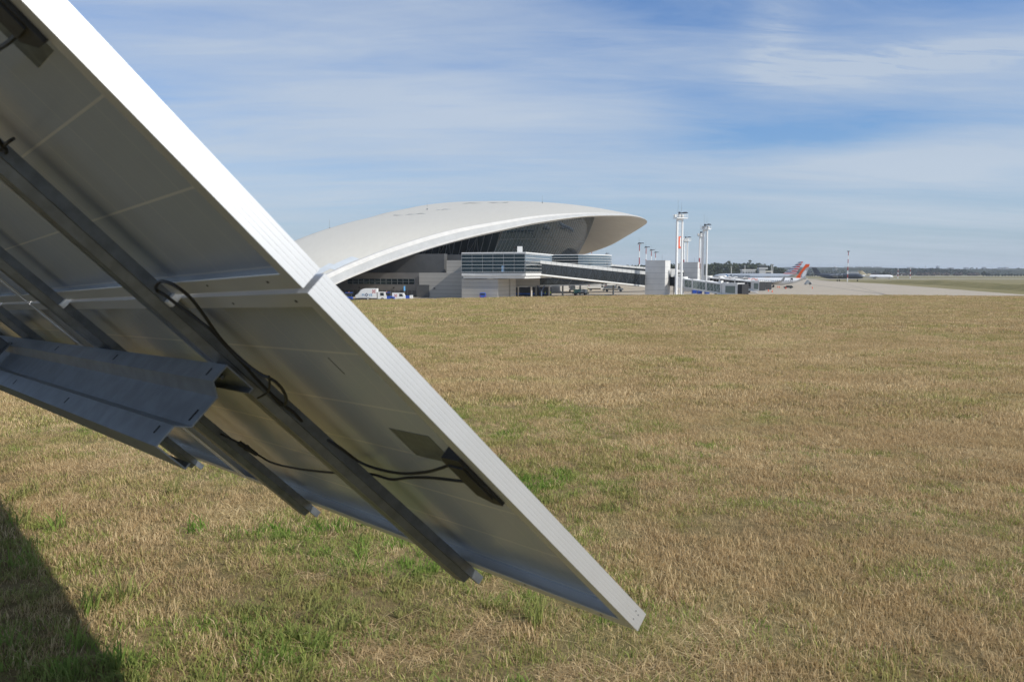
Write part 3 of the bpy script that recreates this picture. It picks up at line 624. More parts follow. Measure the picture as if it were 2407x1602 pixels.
# block C, the louvred glass lounge over it, the slab between
ac, bc, z0, zc1 = block(1085, 1170, 655.5, 702, 241, 20, ZA); slab(MB(), ac, bc, ZA, zc1, 14).build('wall', m_wall, TE)
al_, bl_, zs0, zs1 = block(1085, 1236, 654, 641.5, 240, 30); zs0, zs1 = Z_at(654, 240), Z_at(641.5, 240)
slab(MB(), al_, bl_, zs0+.75, zs1, 34).build('floor_slab', m_slabw, TE); slab(MB(), al_+N3*.4, bl_-N3*.4, zs0, zs0+.72, 33, -.4).build('floor_slab', m_slabw, TE)
zt = Z_at(594, 241); ag, bg_ = al_+A3*.25, bl_-N3*.25
lo = slab(MB(), ag, bg_, zs1+.01, zt-.35, 33).build('glass_lounge', m_glassd, TE)
gside = bg_+N3*.02
mb = MB(); mb.prism([Vector((q.x, q.y, zs1+3.6)) for q in (gside, gside+A3*33, gside+A3*33+N3*.05, gside+N3*.05)], Z3*(zt-.4-zs1-3.6)); mb.build('side_glazing', m_glassr, lo)
mb = MB(); slab(mb, al_+A3*.05, bl_, zt-.33, zt, 34); mb.build('roof_slab', m_mulw, lo)
for k in range(6):
    z_ = zs1+.35+k*1.03; p0, p1 = ag-A3*.35, bg_-A3*.35+N3*.35
    mb = MB(); mb.prism([Vector((q.x, q.y, z_)) for q in (p0, p1, p1+A3*.3, p0+A3*.3)], Z3*.085)
    if k >= 0: mb.prism([Vector((q.x, q.y, z_)) for q in (p1+A3*.3, p1+A3*30, p1+A3*30-N3*.3, p1+A3*.3-N3*.3)], Z3*.085)
    mb.build('louvre', m_mulw, lo)
mb = MB()
for k in range(7):
    p = ag.lerp(bg_, k/6)-A3*.1; mb.box((p.x, p.y, (zs1+zt)/2), (.12, .12, zt-zs1-.4))
mb.build('mullion', m_mull, lo)
for f_, w_, z0_, z1_ in ((.66, .9, zs1+.4, zs1+2.2),):
    p = ag.lerp(bg_, f_)-A3*.06; mb = MB(); mb.box((p.x, p.y, (z0_+z1_)/2), (w_, .06, z1_-z0_)); mb.build('poster_panel', M('pale blue poster', (.25, .42, .62), .5), lo)
p = at(1222, 584, 262); mb = MB(); mb.box((p.x, p.y, p.z-.2), (1.7, 1.2, 1.9)); mb.build('roof_unit', m_slabw, TE)
mb = MB(); mb.box((p.x, p.y, p.z+.82), (1.9, 1.4, .12)); mb.box((p.x-1.6, p.y, p.z+.3), (.9, .8, .9)); mb.build('roof_unit', m_slot, TE)
# recess and doors beside block C
ar, br_, _, _ = block(1170, 1200, 655, 702, 250, 10, ZA)
rc = slab(MB(), ar, br_, ZA, zs0, 6).build('wall', m_wall, TE)
wi = MB(); fquad(wi, ar, br_, .12, .62, ZA, Z_at(678, 250), .05); wi.build('door', m_dwall, TE)
wi = MB(); fquad(wi, ar, br_, .10, .80, Z_at(669, 250), Z_at(656, 250), .06); wi.build('window_band', m_glassd, TE)
# podium behind, along the apron
pa = bg_+A3*34; mb = MB(); slab(mb, pa-N3*36+A3*8, pa-N3*13+A3*8, ZA, 7.2, 190); mb.build('podium', m_wall, TE)
# second glass hall with the rounded end
ah, bh, _, _ = block(1290, 1359, 598.5, 620, 300, 20); zh1, zh0 = Z_at(598.5, 300), Z_at(622, 300)-2
cen = bh+A3*16+N3*.0; rr = 15.0
pts = [ah, bh]+[bh+A3*(16-16*math.cos(q))+N3*(10*math.sin(q)) for q in np.linspace(.15, math.pi, 12)]+[ah+A3*32]
hall = MB().prism([Vector((q.x, q.y, zh0)) for q in (ah, bh, bh+A3*.4, bh+A3*32, ah+A3*32)], Z3*(zh1-zh0-.3)).build('pier_hall', m_glassd, TE)
arc = [bh+A3*(16-16*math.cos(q))+N3*(9.5*math.sin(q)) for q in np.linspace(0, math.pi, 17)]
mb = MB(); mb.prism([Vector((q.x, q.y, zh0)) for q in arc], Z3*(zh1-zh0-.3)); mb.build('rounded_glazing', m_glassr, hall, smooth=True)
mb = MB(); mb.prism([Vector((q.x, q.y, zh1-.29)) for q in [ah-A3*.2]+arc+[ah+A3*32]], Z3*.3); mb.build('roof_slab', m_mulw, hall)
for k in range(4):
    z_ = zh1-1.2-k*1.0; mb = MB(); mb.tube([Vector((q.x, q.y, z_))+(q-cen).normalized()*.15 for q in arc], .07, 4); mb.tube([Vector((q.x, q.y, z_))-A3*.2 for q in (ah, bh)], .07, 4); mb.build('louvre', m_mulw, hall)

# ---------------------------------------------------------------- glazed walkways and stair towers
m_gpanel = M('pale grey fascia panel', (.50, .505, .50), .5, .1, .05, .5); m_glassw = M('tinted walkway glass', (.018, .022, .026), .06, 0, spec=.6)
def walkway(label, p0, p1, zs, w_, npan, name='walkway', truss=True):
    """p0,p1: ends (x,y); zs: ((roof top, fascia foot, glass foot, slab foot) at each end)"""
    P0, P1 = Vector((*p0, 0)), Vector((*p1, 0)); d = (P1-P0).normalized(); n_ = Vector((-d.y, d.x, 0))
    tw = thing(name, label, 'walkway', (P0.x, P0.y, ZA), 0, None)
    def bar(mb, j0, j1, off0, off1):
        q = []
        for P_, z in ((P0, zs[0]), (P1, zs[1])):
            q.append([P_+n_*off0+Z3*z[j0], P_+n_*off1+Z3*z[j0], P_+n_*off1+Z3*z[j1], P_+n_*off0+Z3*z[j1]])
        mb.loft(q)
    mb = MB(); bar(mb, 0, 1, -.25, w_+.25); rf = mb.build('roof_fascia', m_gpanel, tw)
    mb = MB(); bar(mb, 1, 2, 0, w_); gl = mb.build('glazing', m_glassw, tw)
    mb = MB(); bar(mb, 2, 3, -.12, w_+.12); mb.build('floor_slab', m_slabw, tw)
    for k in range(npan+1):
        f_ = k/npan; P_ = P0.lerp(P1, f_); z1_ = zs[0][1]+(zs[1][1]-zs[0][1])*f_; z0_ = zs[0][2]+(zs[1][2]-zs[0][2])*f_
        MB().box(P_-n_*.05+Z3*((z0_+z1_)/2), (.14, .14, z1_-z0_)).build('mullion', M('dark mullion', (.06, .065, .07), .5, .3), gl)
    for k in range(npan+1):
        f_ = k/npan; P_ = P0.lerp(P1, f_); z1_ = zs[0][0]+(zs[1][0]-zs[0][0])*f_; z0_ = zs[0][1]+(zs[1][1]-zs[0][1])*f_; MB().box(P_-n_*.26+Z3*((z0_+z1_)/2), (.06, .06, z1_-z0_-.04)).build('panel_joint', m_mull, rf)
    if truss:
        mb = MB()
        for k in range(npan//2):
            f0, f1, f2 = 2*k/npan, (2*k+1)/npan, (2*k+2)/npan
            for fa, fb in ((f0, f1), (f2, f1)):
                A_, B_ = P0.lerp(P1, fa), P0.lerp(P1, fb); mb.tube([A_-n_*.03+Z3*(zs[0][2]+(zs[1][2]-zs[0][2])*fa), B_-n_*.03+Z3*(zs[0][1]+(zs[1][1]-zs[0][1])*fb)], .10, 4)
        mb.build('truss', M('dark mullion', (.06, .065, .07), .5, .3), gl)
    return tw
def zl(Y, *pys): return [Z_at(p, Y) for p in pys]
w1 = walkway('long inclined glazed walkway sloping down from the terminal to the nearest grey stair tower', (X_at(1256, 250), 250), (X_at(1516, 277), 277), (zl(250, 611, 618, 642, 645.5), zl(277, 637.5, 645, 670.5, 673.5)), 4.0, 22)
w2 = walkway('low level glazed corridor on round columns under the inclined walkway', (X_at(1270, 266), 266), (X_at(1458, 284), 284), (zl(266, 647, 648, 669.5, 672.5), zl(284, 650, 651, 666.5, 669)), 4.0, 12)
a = Vector((X_at(1190, 262), 262, 0)); b_ = Vector((X_at(1269, 266), 265.6, 0)); d_ = (b_-a).normalized(); n_ = Vector((-d_.y, d_.x, 0))
MB().prism([Vector((q.x, q.y, Z_at(673, 264))) for q in (a, b_, b_+n_*5, a+n_*5)], Z3*(Z_at(646, 264)-Z_at(673, 264))).build('end_wall', m_wall, w2)
w3 = walkway('second inclined walkway with grey roof behind the nearer one', (X_at(1372, 304), 304), (X_at(1606, 337), 337), (zl(304, 616, 619.5, 641, 645), zl(337, 635, 640, 664, 668)), 4.0, 14, truss=False)
for (px, Y, zt_, r_, par) in ((1197, 256, zs0, .38, TE), (1218, 259, Z_at(673, 262), .30, w2), (1249, 256, Z_at(673, 262), .30, w2), (1260, 270, Z_at(673, 266), .32, w2), (1291, 265, Z_at(671, 268), .30, w2), (1323, 275, Z_at(670, 271), .30, w2), (1364, 283, Z_at(669, 277), .34, w2), (1442, 284, Z_at(668, 283), .30, w2)):
    mb = MB(); x = X_at(px, Y); mb.tube([(x, Y, ZA), (x, Y, zt_)], r_, 12); mb.build('column', m_conc, par, smooth=True)
mb = MB(); x, Y = X_at(1272.5, 258), 258; mb.tube([(x, Y, ZA), (x, Y, Z_at(684, Y))], .32, 8); mb.tube([(x, Y, Z_at(684.5, Y)), (x-1.1, Y+3, Z_at(672, Y))], .22, 8); mb.tube([(x, Y, Z_at(684.5, Y)), (x+1.1, Y+3, Z_at(672, Y))], .22, 8); mb.build('forked_column', M('blue grey steel', (.10, .13, .19), .5, .3), w1)
# wall and belts in the shade under the corridor
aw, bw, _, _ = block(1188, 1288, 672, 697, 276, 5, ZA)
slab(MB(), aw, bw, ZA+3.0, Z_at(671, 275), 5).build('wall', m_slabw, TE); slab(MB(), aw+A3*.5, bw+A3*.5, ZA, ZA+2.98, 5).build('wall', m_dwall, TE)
m_towl = m_wall
def tower(px0, px1, px2, py, Y, dep, label):
    a = Vector((X_at(px0, Y), Y, 0)); f = Vector((.9, -.436, 0)); s_ = Vector((.436, .9, 0)); k = (px1-1203.5)/FPX*.996
    wd = (k*a.y-a.x)/(f.x-k*f.y); z1 = Z_at(py, Y)
    tt = thing('stair_tower', label, 'stair tower', (a.x, a.y, ZA), 0, 'grey box stair towers along the pier')
    p = [a, a+f*wd, a+f*wd+s_*dep, a+s_*dep]; mb = MB(); mb.prism([Vector((q.x, q.y, ZA)) for q in p], Z3*(z1-ZA-.12)); bd = mb.build('wall', M('grey tower cladding', (.62, .615, .60), .55, 0, .06, .25), tt)
    mb = MB(); c_ = [a-f*.06-s_*.06, a+f*(wd+.06)-s_*.06, a+f*(wd+.06)+s_*(dep+.06), a-f*.06+s_*(dep+.06)]; mb.prism([Vector((q.x, q.y, z1-.11)) for q in c_], Z3*.16); mb.build('coping', m_slabw, tt)
    mb = MB()
    for k in range(1, 6):
        z_ = ZA+(z1-ZA)*k/6.2; c_ = [a-f*.012-s_*.012, a+f*(wd+.012)-s_*.012, a+f*(wd+.012)+s_*(dep+.012), a-f*.012+s_*(dep+.012)]; mb = mb if k > 1 else mb
        mb.prism([Vector((q.x, q.y, z_)) for q in c_], Z3*.07)
    mb.build('panel_joint', m_mull, tt, kind='stuff')
    mb = MB(); q = a+f*(wd*.8)+s_*1; mb.tube([Vector((q.x, q.y, z1)), Vector((q.x, q.y, z1+2.0))], .04, 5); mb.build('antenna', m_mull, tt)
    return a+f*wd+s_*dep
t1 = tower(1517, 1563.5, 1577, 612.5, 278, 7, 'nearest grey panelled stair tower with sunlit white side, in front of the ladder mast')
t2 = tower(1597, 1640, 1643.5, 616.5, 338, 3.2, 'second grey stair tower standing half behind the ladder mast')

# ---------------------------------------------------------------- masts
m_wht = M('white painted steel', (.80, .80, .79), .45, 0, .05, 1.5); m_red = M('red mast paint', (.33, .035, .028), .5); m_lamp = M('dark floodlight', (.03, .035, .05), .35, .3); m_orange = M('orange banner', (.72, .10, .03), .55)
def ladder_mast(px, Y, ptop, label, banner=False, striped=False, w_=2.0, ry=20):
    x = X_at(px, Y); H = Z_at(ptop, Y)-ZA; t_ = thing('floodlight_mast', label, 'light mast', (x, Y, ZA), R(ry), 'floodlight masts along the pier')
    L = dict(parent=t_, world=False)
    for s_ in (-1, 1):
        if striped and s_ < 0:
            for k in range(5): MB().tube([(s_*w_/2, 0, H*.94*k/5), (s_*w_/2, 0, H*.94*(k+1)/5)], .30, 10).build('pole', m_red if k in (2,) else m_wht, smooth=True, **L)
        else: MB().tube([(s_*w_/2, 0, 0), (s_*w_/2, 0, H*.94)], .46 if s_ < 0 else .36, 10, .38 if s_ < 0 else .32).build('pole', m_wht, smooth=True, **L)
    mb = MB(); nr = 62
    for k in range(1, nr): mb.box((0, 0, H*.93*k/nr), (w_-.5, .12, .09))
    mb.build('ladder', m_wht, kind='stuff', **L)
    mb = MB(); mb.box((0, 0, H*.935), (w_*1.0, .5, .5)); mb.box((.2, 0, H*.955), (w_*2.0, 2.6, .28)); mb.build('platform', m_wht, **L)
    mb = MB()
    for dx_ in (-1.9, -.9, .2, 1.2, 2.3):
        for dy_ in (-1.25, 1.25): mb.tube([(dx_*w_/2, dy_, H*.955), (dx_*w_/2, dy_, H*.955+1.25)], .06, 5)
    for z_ in (.65, 1.22):
        for dy_ in (-1.25, 1.25): mb.box((.2*w_/2, dy_, H*.955+z_), (w_*2.1, .08, .09))
    mb.build('railing', m_wht, **L)
    for (a_, b_, s_) in ((-1.5, .5, 1.0), (-.7, -.9, .9), (.5, -.9, .8), (1.2, .6, .9)):
        mb = MB(); mb.box((a_*w_/2, b_, H*.955+.75), (.7*s_, .6, .95*s_)); mb.build('lamp_box', m_slabw, **L)
    mb = MB(); mb.box((.72*w_, 0, H*.955+1.75), (w_*.95, 2.2, .22)); mb.box((.95*w_, 0, H*.955+1.95), (w_*.35, 1.6, .25)); mb.build('floodlight', m_lamp, **L)
    mb = MB(); mb.box((-.1*w_, 0, H*.955+1.6), (.5, .5, 1.0)); mb.build('floodlight', m_lamp, **L)
    for a_, h_ in ((-.35*w_, 6.2), (.32*w_, 5.2)):
        MB().tube([(a_, .1, H*.955), (a_, .1, H*.955+h_)], .055, 5, .02).build('antenna', m_mull, **L)
    if banner:
        mb = MB(); mb.box((.0, -.10, H*.66), (w_*.44, .05, 4.0)); bn = mb.build('banner', m_orange, **L)
        MB().box((.26, -.14, H*.665), (w_*.16, .05, 2.9)).build('banner_stripe', m_wht, parent=bn, world=False)
    return t_
ladder_mast(1596, 268, 506, 'tallest white twin pole ladder mast with an orange banner', True)
ladder_mast(1656, 322, 533, 'white twin pole ladder mast right of the one with the orange banner', w_=1.7, ry=-40)
ladder_mast(1611, 430, 561, 'white twin pole mast with a red band just behind the orange bannered one', striped=True, w_=2.2)
ladder_mast(1646, 375, 550, 'thin white mast with a dark red band just left of the second ladder mast', striped=True, w_=1.2)
def striped_mast(px, Y, ptop, label, bands=6, r=.45, head=True, group='red and white striped masts', first=0):
    x = X_at(px, Y); H = Z_at(ptop, Y)-ZA; t_ = thing('striped_mast', label, 'light mast', (x, Y, ZA), R(20), group); L = dict(parent=t_, world=False)
    for k in range(bands): MB().tube([(0, 0, H*k/bands), (0, 0, H*(k+1)/bands)], r*(1-.35*k/bands), 8, r*(1-.35*(k+1)/bands), False).build('pole_band', m_red if (k+first) % 2 else m_wht, smooth=True, **L)
    if head == 'small':
        MB().box((0, 0, H+.35), (1.9, 1.0, .7)).build('floodlight', m_lamp, **L)
    elif head:
        mb = MB(); mb.box((0, 0, H+.2), (2.4, 1.6, .5)); mb.build('platform', m_mull, **L)
        mb = MB(); mb.box((1.4, 0, H+.9), (3.2, 1.4, .5)); mb.box((-.2, 0, H+.7), (1.2, 1.4, 1.1)); mb.build('floodlight', m_lamp, **L); MB().tube([(-.3, 0, H), (-.3, 0, H+5)], .10, 5, .04).build('antenna', m_mull, **L)
    return t_
for (px, Y, pt, l) in ((1502.5, 557, 575, 'first and tallest of the four striped masts left of the grey stair tower'), (1518, 633, 583.5, 'second of the four striped masts left of the grey stair tower'), (1530.5, 700, 590, 'third of the four striped masts, over the grey stair tower roof'), (1540.5, 786, 595, 'fourth and shortest of the striped masts, over the grey stair tower roof')):
    striped_mast(px, Y, pt, l, 6, first=0)
striped_mast(1390.5, 640, 583, 'striped pole showing above the rounded glass hall under the roof tip', 6, .35, False, None)
striped_mast(1425.5, 820, 598, 'slim pale lamp mast between the roof tip and the striped masts', 1, .35, True, None)
striped_mast(1992.8, 690, 592, 'lone tall striped mast in front of the grey cargo plane', 8, .42, 'small', None)
striped_mast(2111, 1050, 630, 'left of two short striped poles on the far grass', 5, .5, False, 'striped poles on the far grass'); striped_mast(2140, 1050, 628.5, 'right of two short striped poles on the far grass', 5, .5, False, 'striped poles on the far grass')
for k, (px, pt) in enumerate(((1719, 627), (1751, 625), (1813, 622), (1816.5, 623))):
    x = X_at(px, 900); t_ = thing('lamp_pole', ('pale lamp pole before the wood, farthest left, over the silver airliner', 'pale lamp pole before the wood just left of the old control tower', 'pale lamp pole in the close pair right of the old control tower', 'pale lamp pole in the close pair right of the old control tower')[k], 'lamp pole', (x, 900, ZA), 0, 'pale lamp poles before the wood' if k < 2 else 'close pair of lamp poles'); H = Z_at(pt, 900)-ZA
    MB().tube([(0, 0, 0), (0, 0, H)], .4, 8, .28).build('pole', m_slabw, t_, world=False); MB().box((0, 0, H+.3), (2.2, 1, .8)).build('lamp_head', m_mull, t_, world=False)

# ---------------------------------------------------------------- boarding bridges
m_gpale = M('pale bridge glass', (.22, .27, .25), .12, .2, spec=.7); m_gdark = M('black bridge cladding', (.016, .015, .014), .25, 0, spec=.5); m_bridge = M('pale grey bridge steel', (.70, .70, .69), .45, 0, .06, .6); m_rub = M('black rubber bellows', (.02, .02, .022), .7)
def boarding_bridge(label, p0, p1, pb, glass, lattice=True, w_=2.6, h=3.0, zg=ZA, nb_=7):
    """p0: pivot end, p1: cab end (floor level points); pb sets the cab size"""
    p0, p1 = Vector(p0), Vector(p1); d = p1-p0; L_ = d.length; yaw = math.atan2(d.y, d.x); t_ = thing('boarding_bridge', label, 'boarding bridge', (p0.x, p0.y, p0.z), yaw, 'aircraft boarding bridges'); K = dict(parent=t_, world=False)
    drop = d.z; Lh = math.hypot(d.x, d.y)
    def seg(name, x0, x1, hw, z0, z1, mat, parent=None):
        mb = MB(); r = []
        for x in (x0, x1): zz_ = drop*x/Lh; r.append([(x, -hw, zz_+z0), (x, hw, zz_+z0), (x, hw, zz_+z1), (x, -hw, zz_+z1)])
        mb.loft(r); return mb.build(name, mat, parent or t_, world=False)
    mb = MB(); mb.tube([(0, 0, -.3), (0, 0, h+.5)], 1.9, 16); mb.build('rotunda', m_bridge, smooth=True, **K)
    MB().tube([(0, 0, zg-p0.z), (0, 0, -.28)], .55, 12).build('pedestal', m_bridge, smooth=True, **K)
    secs = ((1.7, Lh*.33, w_/2), (Lh*.30, Lh*.66, w_/2+.18), (Lh*.63, Lh-.2, w_/2+.36))
    for k, (x0, x1, hw) in enumerate(secs):
        b0 = seg('tunnel_glass', x0+.25, x1-.25, hw-.06, .35, h-.45+.1*k, glass)
        seg('tunnel_roof', x0, x1, hw, h-.4+.1*k, h+.1*k, m_bridge); seg('tunnel_floor', x0, x1, hw, -.15-.08*k, .32, m_bridge)
        for x in (x0, x1-.5): seg('tunnel_collar', x, x+.5, hw+.06, -.2-.1*k, h+.12+.12*k, m_bridge)
        mb = MB(); nn = max(2, int((x1-x0)/1.6))
        for j in range(nn):
            xa, xb = x0+.5+(x1-x0-1)*j/nn, x0+.5+(x1-x0-1)*(j+1)/nn
            for s_ in (-1, 1):
                za, zb = drop*xa/Lh, drop*xb/Lh
                mb.tube([(xa, s_*hw, za+.3), (xa, s_*hw, za+h-.4)], .055, 4)
                if lattice: mb.tube([(xa, s_*hw, za+.3), (xb, s_*hw, zb+h-.4)], .045, 4)
        mb.build('tunnel_frame', m_bridge, b0, world=False)
    # cab, bellows, wheels
    cs = pb; cb = MB(); cb.box((Lh+cs*.5, 0, drop+h*.5), (cs, w_*1.35, h+.9)); cab = cb.build('cab', m_bridge, **K)
    mb = MB(); mb.box((Lh+cs*.55, -w_*.69, drop+h*.45), (cs*.62, .08, h*.78)); mb.box((Lh+cs*.55, w_*.69, drop+h*.45), (cs*.62, .08, h*.78)); mb.build('shutter', m_gpale, cab, world=False)
    mb = MB(); r = []
    for j in range(nb_): k_ = (1.0 if j % 2 else .93); x = Lh+cs+.02+.28*j; r.append([(x, -w_*.68*k_, drop-.3), (x, w_*.68*k_, drop-.3), (x, w_*.68*k_, drop+h*1.05*k_), (x, -w_*.68*k_, drop+h*1.05*k_)])
    mb.loft(r); mb.build('bellows', m_rub, cab, world=False)
    if lattice:
        MB().box((Lh*.9, 0, drop+h+.55), (1.1, 1.1, 1.2)).build('roof_unit', m_slabw, **K); MB().box((Lh*.98, .6, drop+h+.4), (1.5, .9, .5)).build('roof_unit', m_slabw, **K)
    mb = MB()
    for s_ in (-1, 1): mb.box((Lh*.84, s_*1.2, (zg-p0.z+drop)/2+.4), (.35, .35, abs(zg-p0.z-drop)-.6))
    mb.box((Lh*.84, 0, zg-p0.z+.75), (.5, 3.4, .4)); mb.build('wheel_column', m_bridge, **K)
    for s_ in (-1, 1): MB().tube([(Lh*.84, s_*1.25-.25, zg-p0.z+.55), (Lh*.84, s_*1.25+.25, zg-p0.z+.55)], .55, 14).build('wheel', m_rub, smooth=True, **K)
    mb = MB(); st0, st1 = Vector((Lh*.93, -w_*.9, drop+.1)), Vector((Lh*.93+5.2, -w_*.9, zg-p0.z+.1)); mb.tube([st0, st1], .09, 4); mb.tube([st0+Vector((0, -.9, 0)), st1+Vector((0, -.9, 0))], .09, 4)
    for j in range(1, 12): q = st0.lerp(st1, j/12); mb.box(q+Vector((0, -.45, 0)), (.28, .9, .05))
    mb.tube([st0+Vector((0, 0, 1)), st1+Vector((0, 0, 1))], .05, 4); mb.build('service_stair', m_mulw, **K)
    return t_
def pz(px, py, Y): q = at(px, py, Y); return (X_at(px, Y), Y, q.z)
boarding_bridge('nearest boarding bridge with pale latticed glass, running down from the ladder mast', pz(1604, 674, 274), pz(1706, 689.5, 259), 6.2, m_gpale, True)
boarding_bridge('long black sided boarding bridge behind the nearest pale one', pz(1664, 668, 330), pz(1776, 680.5, 311), 3.2, m_gdark, False, nb_=2)
boarding_bridge('third boarding bridge, its grey cab showing before the airliner wing', pz(1690, 666, 375), pz(1796, 678.5, 352), 2.6, m_gdark, False, nb_=2)
boarding_bridge('farthest boarding bridge, only its roof showing under the blue lettered airliner', pz(1700, 663, 425), pz(1744, 667, 415), 2.4, m_gdark, False, nb_=2)
# link between the near stair tower and the mast
lk = thing('bridge_link', 'dark glazed link joining the nearest stair tower to the pale boarding bridge', 'walkway', (X_at(1582, 277), 277, ZA)); x0, x1 = X_at(1576, 280), X_at(1603, 275)
MB().prism([Vector((x0, 281, Z_at(672, 279))), Vector((x1, 275, Z_at(672, 276))), Vector((x1+1, 278, Z_at(672, 278))), Vector((x0+1, 284, Z_at(672, 282)))], Z3*3.4).build('glazing', m_glassw, lk)
MB().prism([Vector((x0, 280.8, Z_at(647.5, 279))), Vector((x1, 274.8, Z_at(647.5, 276))), Vector((x1+1, 278.2, Z_at(647.5, 278))), Vector((x0+1, 284.2, Z_at(647.5, 282)))], Z3*.5).build('roof', m_bridge, lk)
MB().box((X_at(1584, 279), 279, Z_at(641, 279)), (2.0, 1.6, 2.8)).build('roof_unit', m_slabw, lk)
for q in (.25, .7): MB().tube([(x0+(x1-x0)*q+.5, 281-6*q, ZA), (x0+(x1-x0)*q+.5, 281-6*q, Z_at(672, 279))], .3, 8).build('column', m_conc, lk)

# ---------------------------------------------------------------- aircraft
m_win = M('dark cabin window', (.03, .035, .045), .2); m_fan = M('dark engine intake', (.03, .03, .032), .5); m_tyre = M('black tyre', (.015, .015, .015), .8)
def foil(mb, root_le, root_c, tip_le, tip_c, thick, tt=None):
    """wing or fin: root and tip leading edge points, chords along -x, thickness vector"""
    th = Vector(thick); r = []
    for le, c_, k in ((root_le, root_c, 1.0), (tip_le, tip_c, tt or .45)):
        le = Vector(le); r.append([le, le-Vector((c_*.12, 0, 0))+th*.45*k, le-Vector((c_*.4, 0, 0))+th*.5*k, le-Vector((c_, 0, 0)), le-Vector((c_*.4, 0, 0))-th*.5*k, le-Vector((c_*.12, 0, 0))-th*.45*k])
    return mb.loft(r)
def aircraft(name, label, tail, yaw, L_, dia, zc, fin, mats, wing, engines, ttail=False, high=False, gear=True, window=True, nosec=None):
    """origin under the tail end; nose along +x. fin: (x of root leading edge, root chord, tip leading edge x, tip chord, top z)"""
    body, finm, wingm, engm = mats; t_ = thing(name, label, 'aircraft', tail, yaw); K = dict(parent=t_, world=False)
    st = [(0, .06, .50), (.02, .16, .47), (.08, .44, .32), (.15, .70, .17), (.23, .90, .06), (.30, 1, 0), (.55, 1, 0), (.84, 1, 0), (.90, .95, -.01), (.945, .80, -.05), (.975, .58, -.10), (.992, .32, -.15), (1, .06, -.18)]
    r = []
    for f_, k, dz_ in st: r.append([(f_*L_, math.cos(a)*dia/2*k, zc+dz_*dia*.8+math.sin(a)*dia/2*k) for a in [2*math.pi*j/20 for j in range(20)]])
    fu = MB().loft(r).build('fuselage', body, smooth=True, **K)
    if window:
        mb = MB()
        for s_ in (-1, 1):
            for j in range(int(L_*.62/1.1)): mb.box((L_*.22+j*1.1, s_*dia*.498, zc+dia*.10), (.34, .03, .42))
        mb.build('cabin_window', m_win, fu, world=False, kind='stuff')
        mb = MB(); mb.box((L_*.958, 0, zc+dia*.10), (.9, dia*.62, .5)); mb.build('cockpit_window', m_win, fu, world=False)
        for xq in (.20, .86):
            mb = MB(); 
            for s_ in (-1, 1): mb.box((L_*xq, s_*dia*(.497 if xq > .5 else .42), zc+dia*.06), (.12, .04, 1.8)); mb.box((L_*xq+.9, s_*dia*(.497 if xq > .5 else .42), zc+dia*.06), (.12, .04, 1.8))
            mb.build('cabin_door', m_mull, fu, world=False)
    xl, rc_, xt, tc_, zt_ = fin; zr = zc+dia*.42
    fm = foil(MB(), (xl, 0, zr), rc_, (xt, 0, zt_), tc_, (0, .55, 0)).build('fin', finm, smooth=True, **K)
    zs_ = zt_-.15 if ttail else zc+dia*.32; xs_ = xt+.3 if ttail else L_*.11
    for s_ in (-1, 1):
        foil(MB(), (xs_, s_*(.1 if ttail else dia*.2), zs_), L_*.095, (xs_-L_*.06, s_*L_*.165, zs_+(.1 if ttail else .6)), L_*.035, (0, 0, .35)).build('tailplane', wingm, smooth=True, **K)
        xw, cw, span, sweep, dih = wing; zw = zc+dia*.42 if high else zc-dia*.34
        wg = foil(MB(), (xw, s_*dia*.3, zw), cw, (xw-sweep, s_*span, zw+dih), cw*.25, (0, 0, cw*.13), .35).build('wing', wingm, smooth=True, **K)
        if name == 'jet_airliner': foil(MB(), (xw-sweep-.1, s_*span, zw+dih), cw*.25, (xw-sweep-2.0, s_*(span+.55), zw+dih+2.5), cw*.09, (0, .2, 0)).build('winglet', wingm, wg, smooth=True, world=False)
        for (ex, ey, er, el) in engines:
            if ey > 0:
                ez = zw-er*.9+dih*ey/span if high else zw-er*1.05+dih*ey/span
                mb = MB(); mb.tube([(ex, s_*ey, ez), (ex+el*.12, s_*ey, ez), (ex+el*.55, s_*ey, ez), (ex+el, s_*ey, ez)], er*.62, 14, er); en = mb.build('engine', engm, smooth=True, **K)
                MB().tube([(ex+el+.01, s_*ey, ez), (ex+el+.06, s_*ey, ez)], er*.82, 14).build('intake', m_fan, en, world=False)
                MB().box((ex+el*.35, s_*ey, ez+er*1.1), (el*.8, .35, er*.9)).build('pylon', engm, en, world=False)
    if gear:
        for (gx_, gy_) in ((xw-cw*.72, dia*.72), (xw-cw*.72, -dia*.72), (L_*.88, 0)):
            mb = MB(); mb.tube([(gx_, gy_, .5), (gx_, gy_, zc-dia*.3)], .16, 8); sg = mb.build('landing_gear', m_mull, **K)
            mb = MB()
            for d_ in (-.38, .38): mb.tube([(gx_, gy_+d_-.17, .55), (gx_, gy_+d_+.17, .55)], .55, 14)
            mb.build('wheel', m_tyre, sg, world=False)
    return t_, fu, fm
m_white = M('white aircraft paint', (.76, .77, .78), .3, 0, .03, .3); m_silver = M('silver grey aircraft paint', (.50, .535, .57), .3, .25, .04, .3); m_lgrey = M('light grey aircraft paint', (.42, .43, .44), .35); m_dgrey = M('dark grey aircraft paint', (.075, .088, .11), .5, 0, .1, .3); m_tan = M('dull ochre aircraft paint', (.42, .37, .25), .5)
m_or = M('orange aircraft paint', (.85, .10, .0), .4); m_navy = M('blue tail stripe', (.008, .03, .17), .4); m_redt = M('red tail stripe', (.60, .01, .015), .4); m_slate = M('slate lettering', (.10, .14, .19), .5)
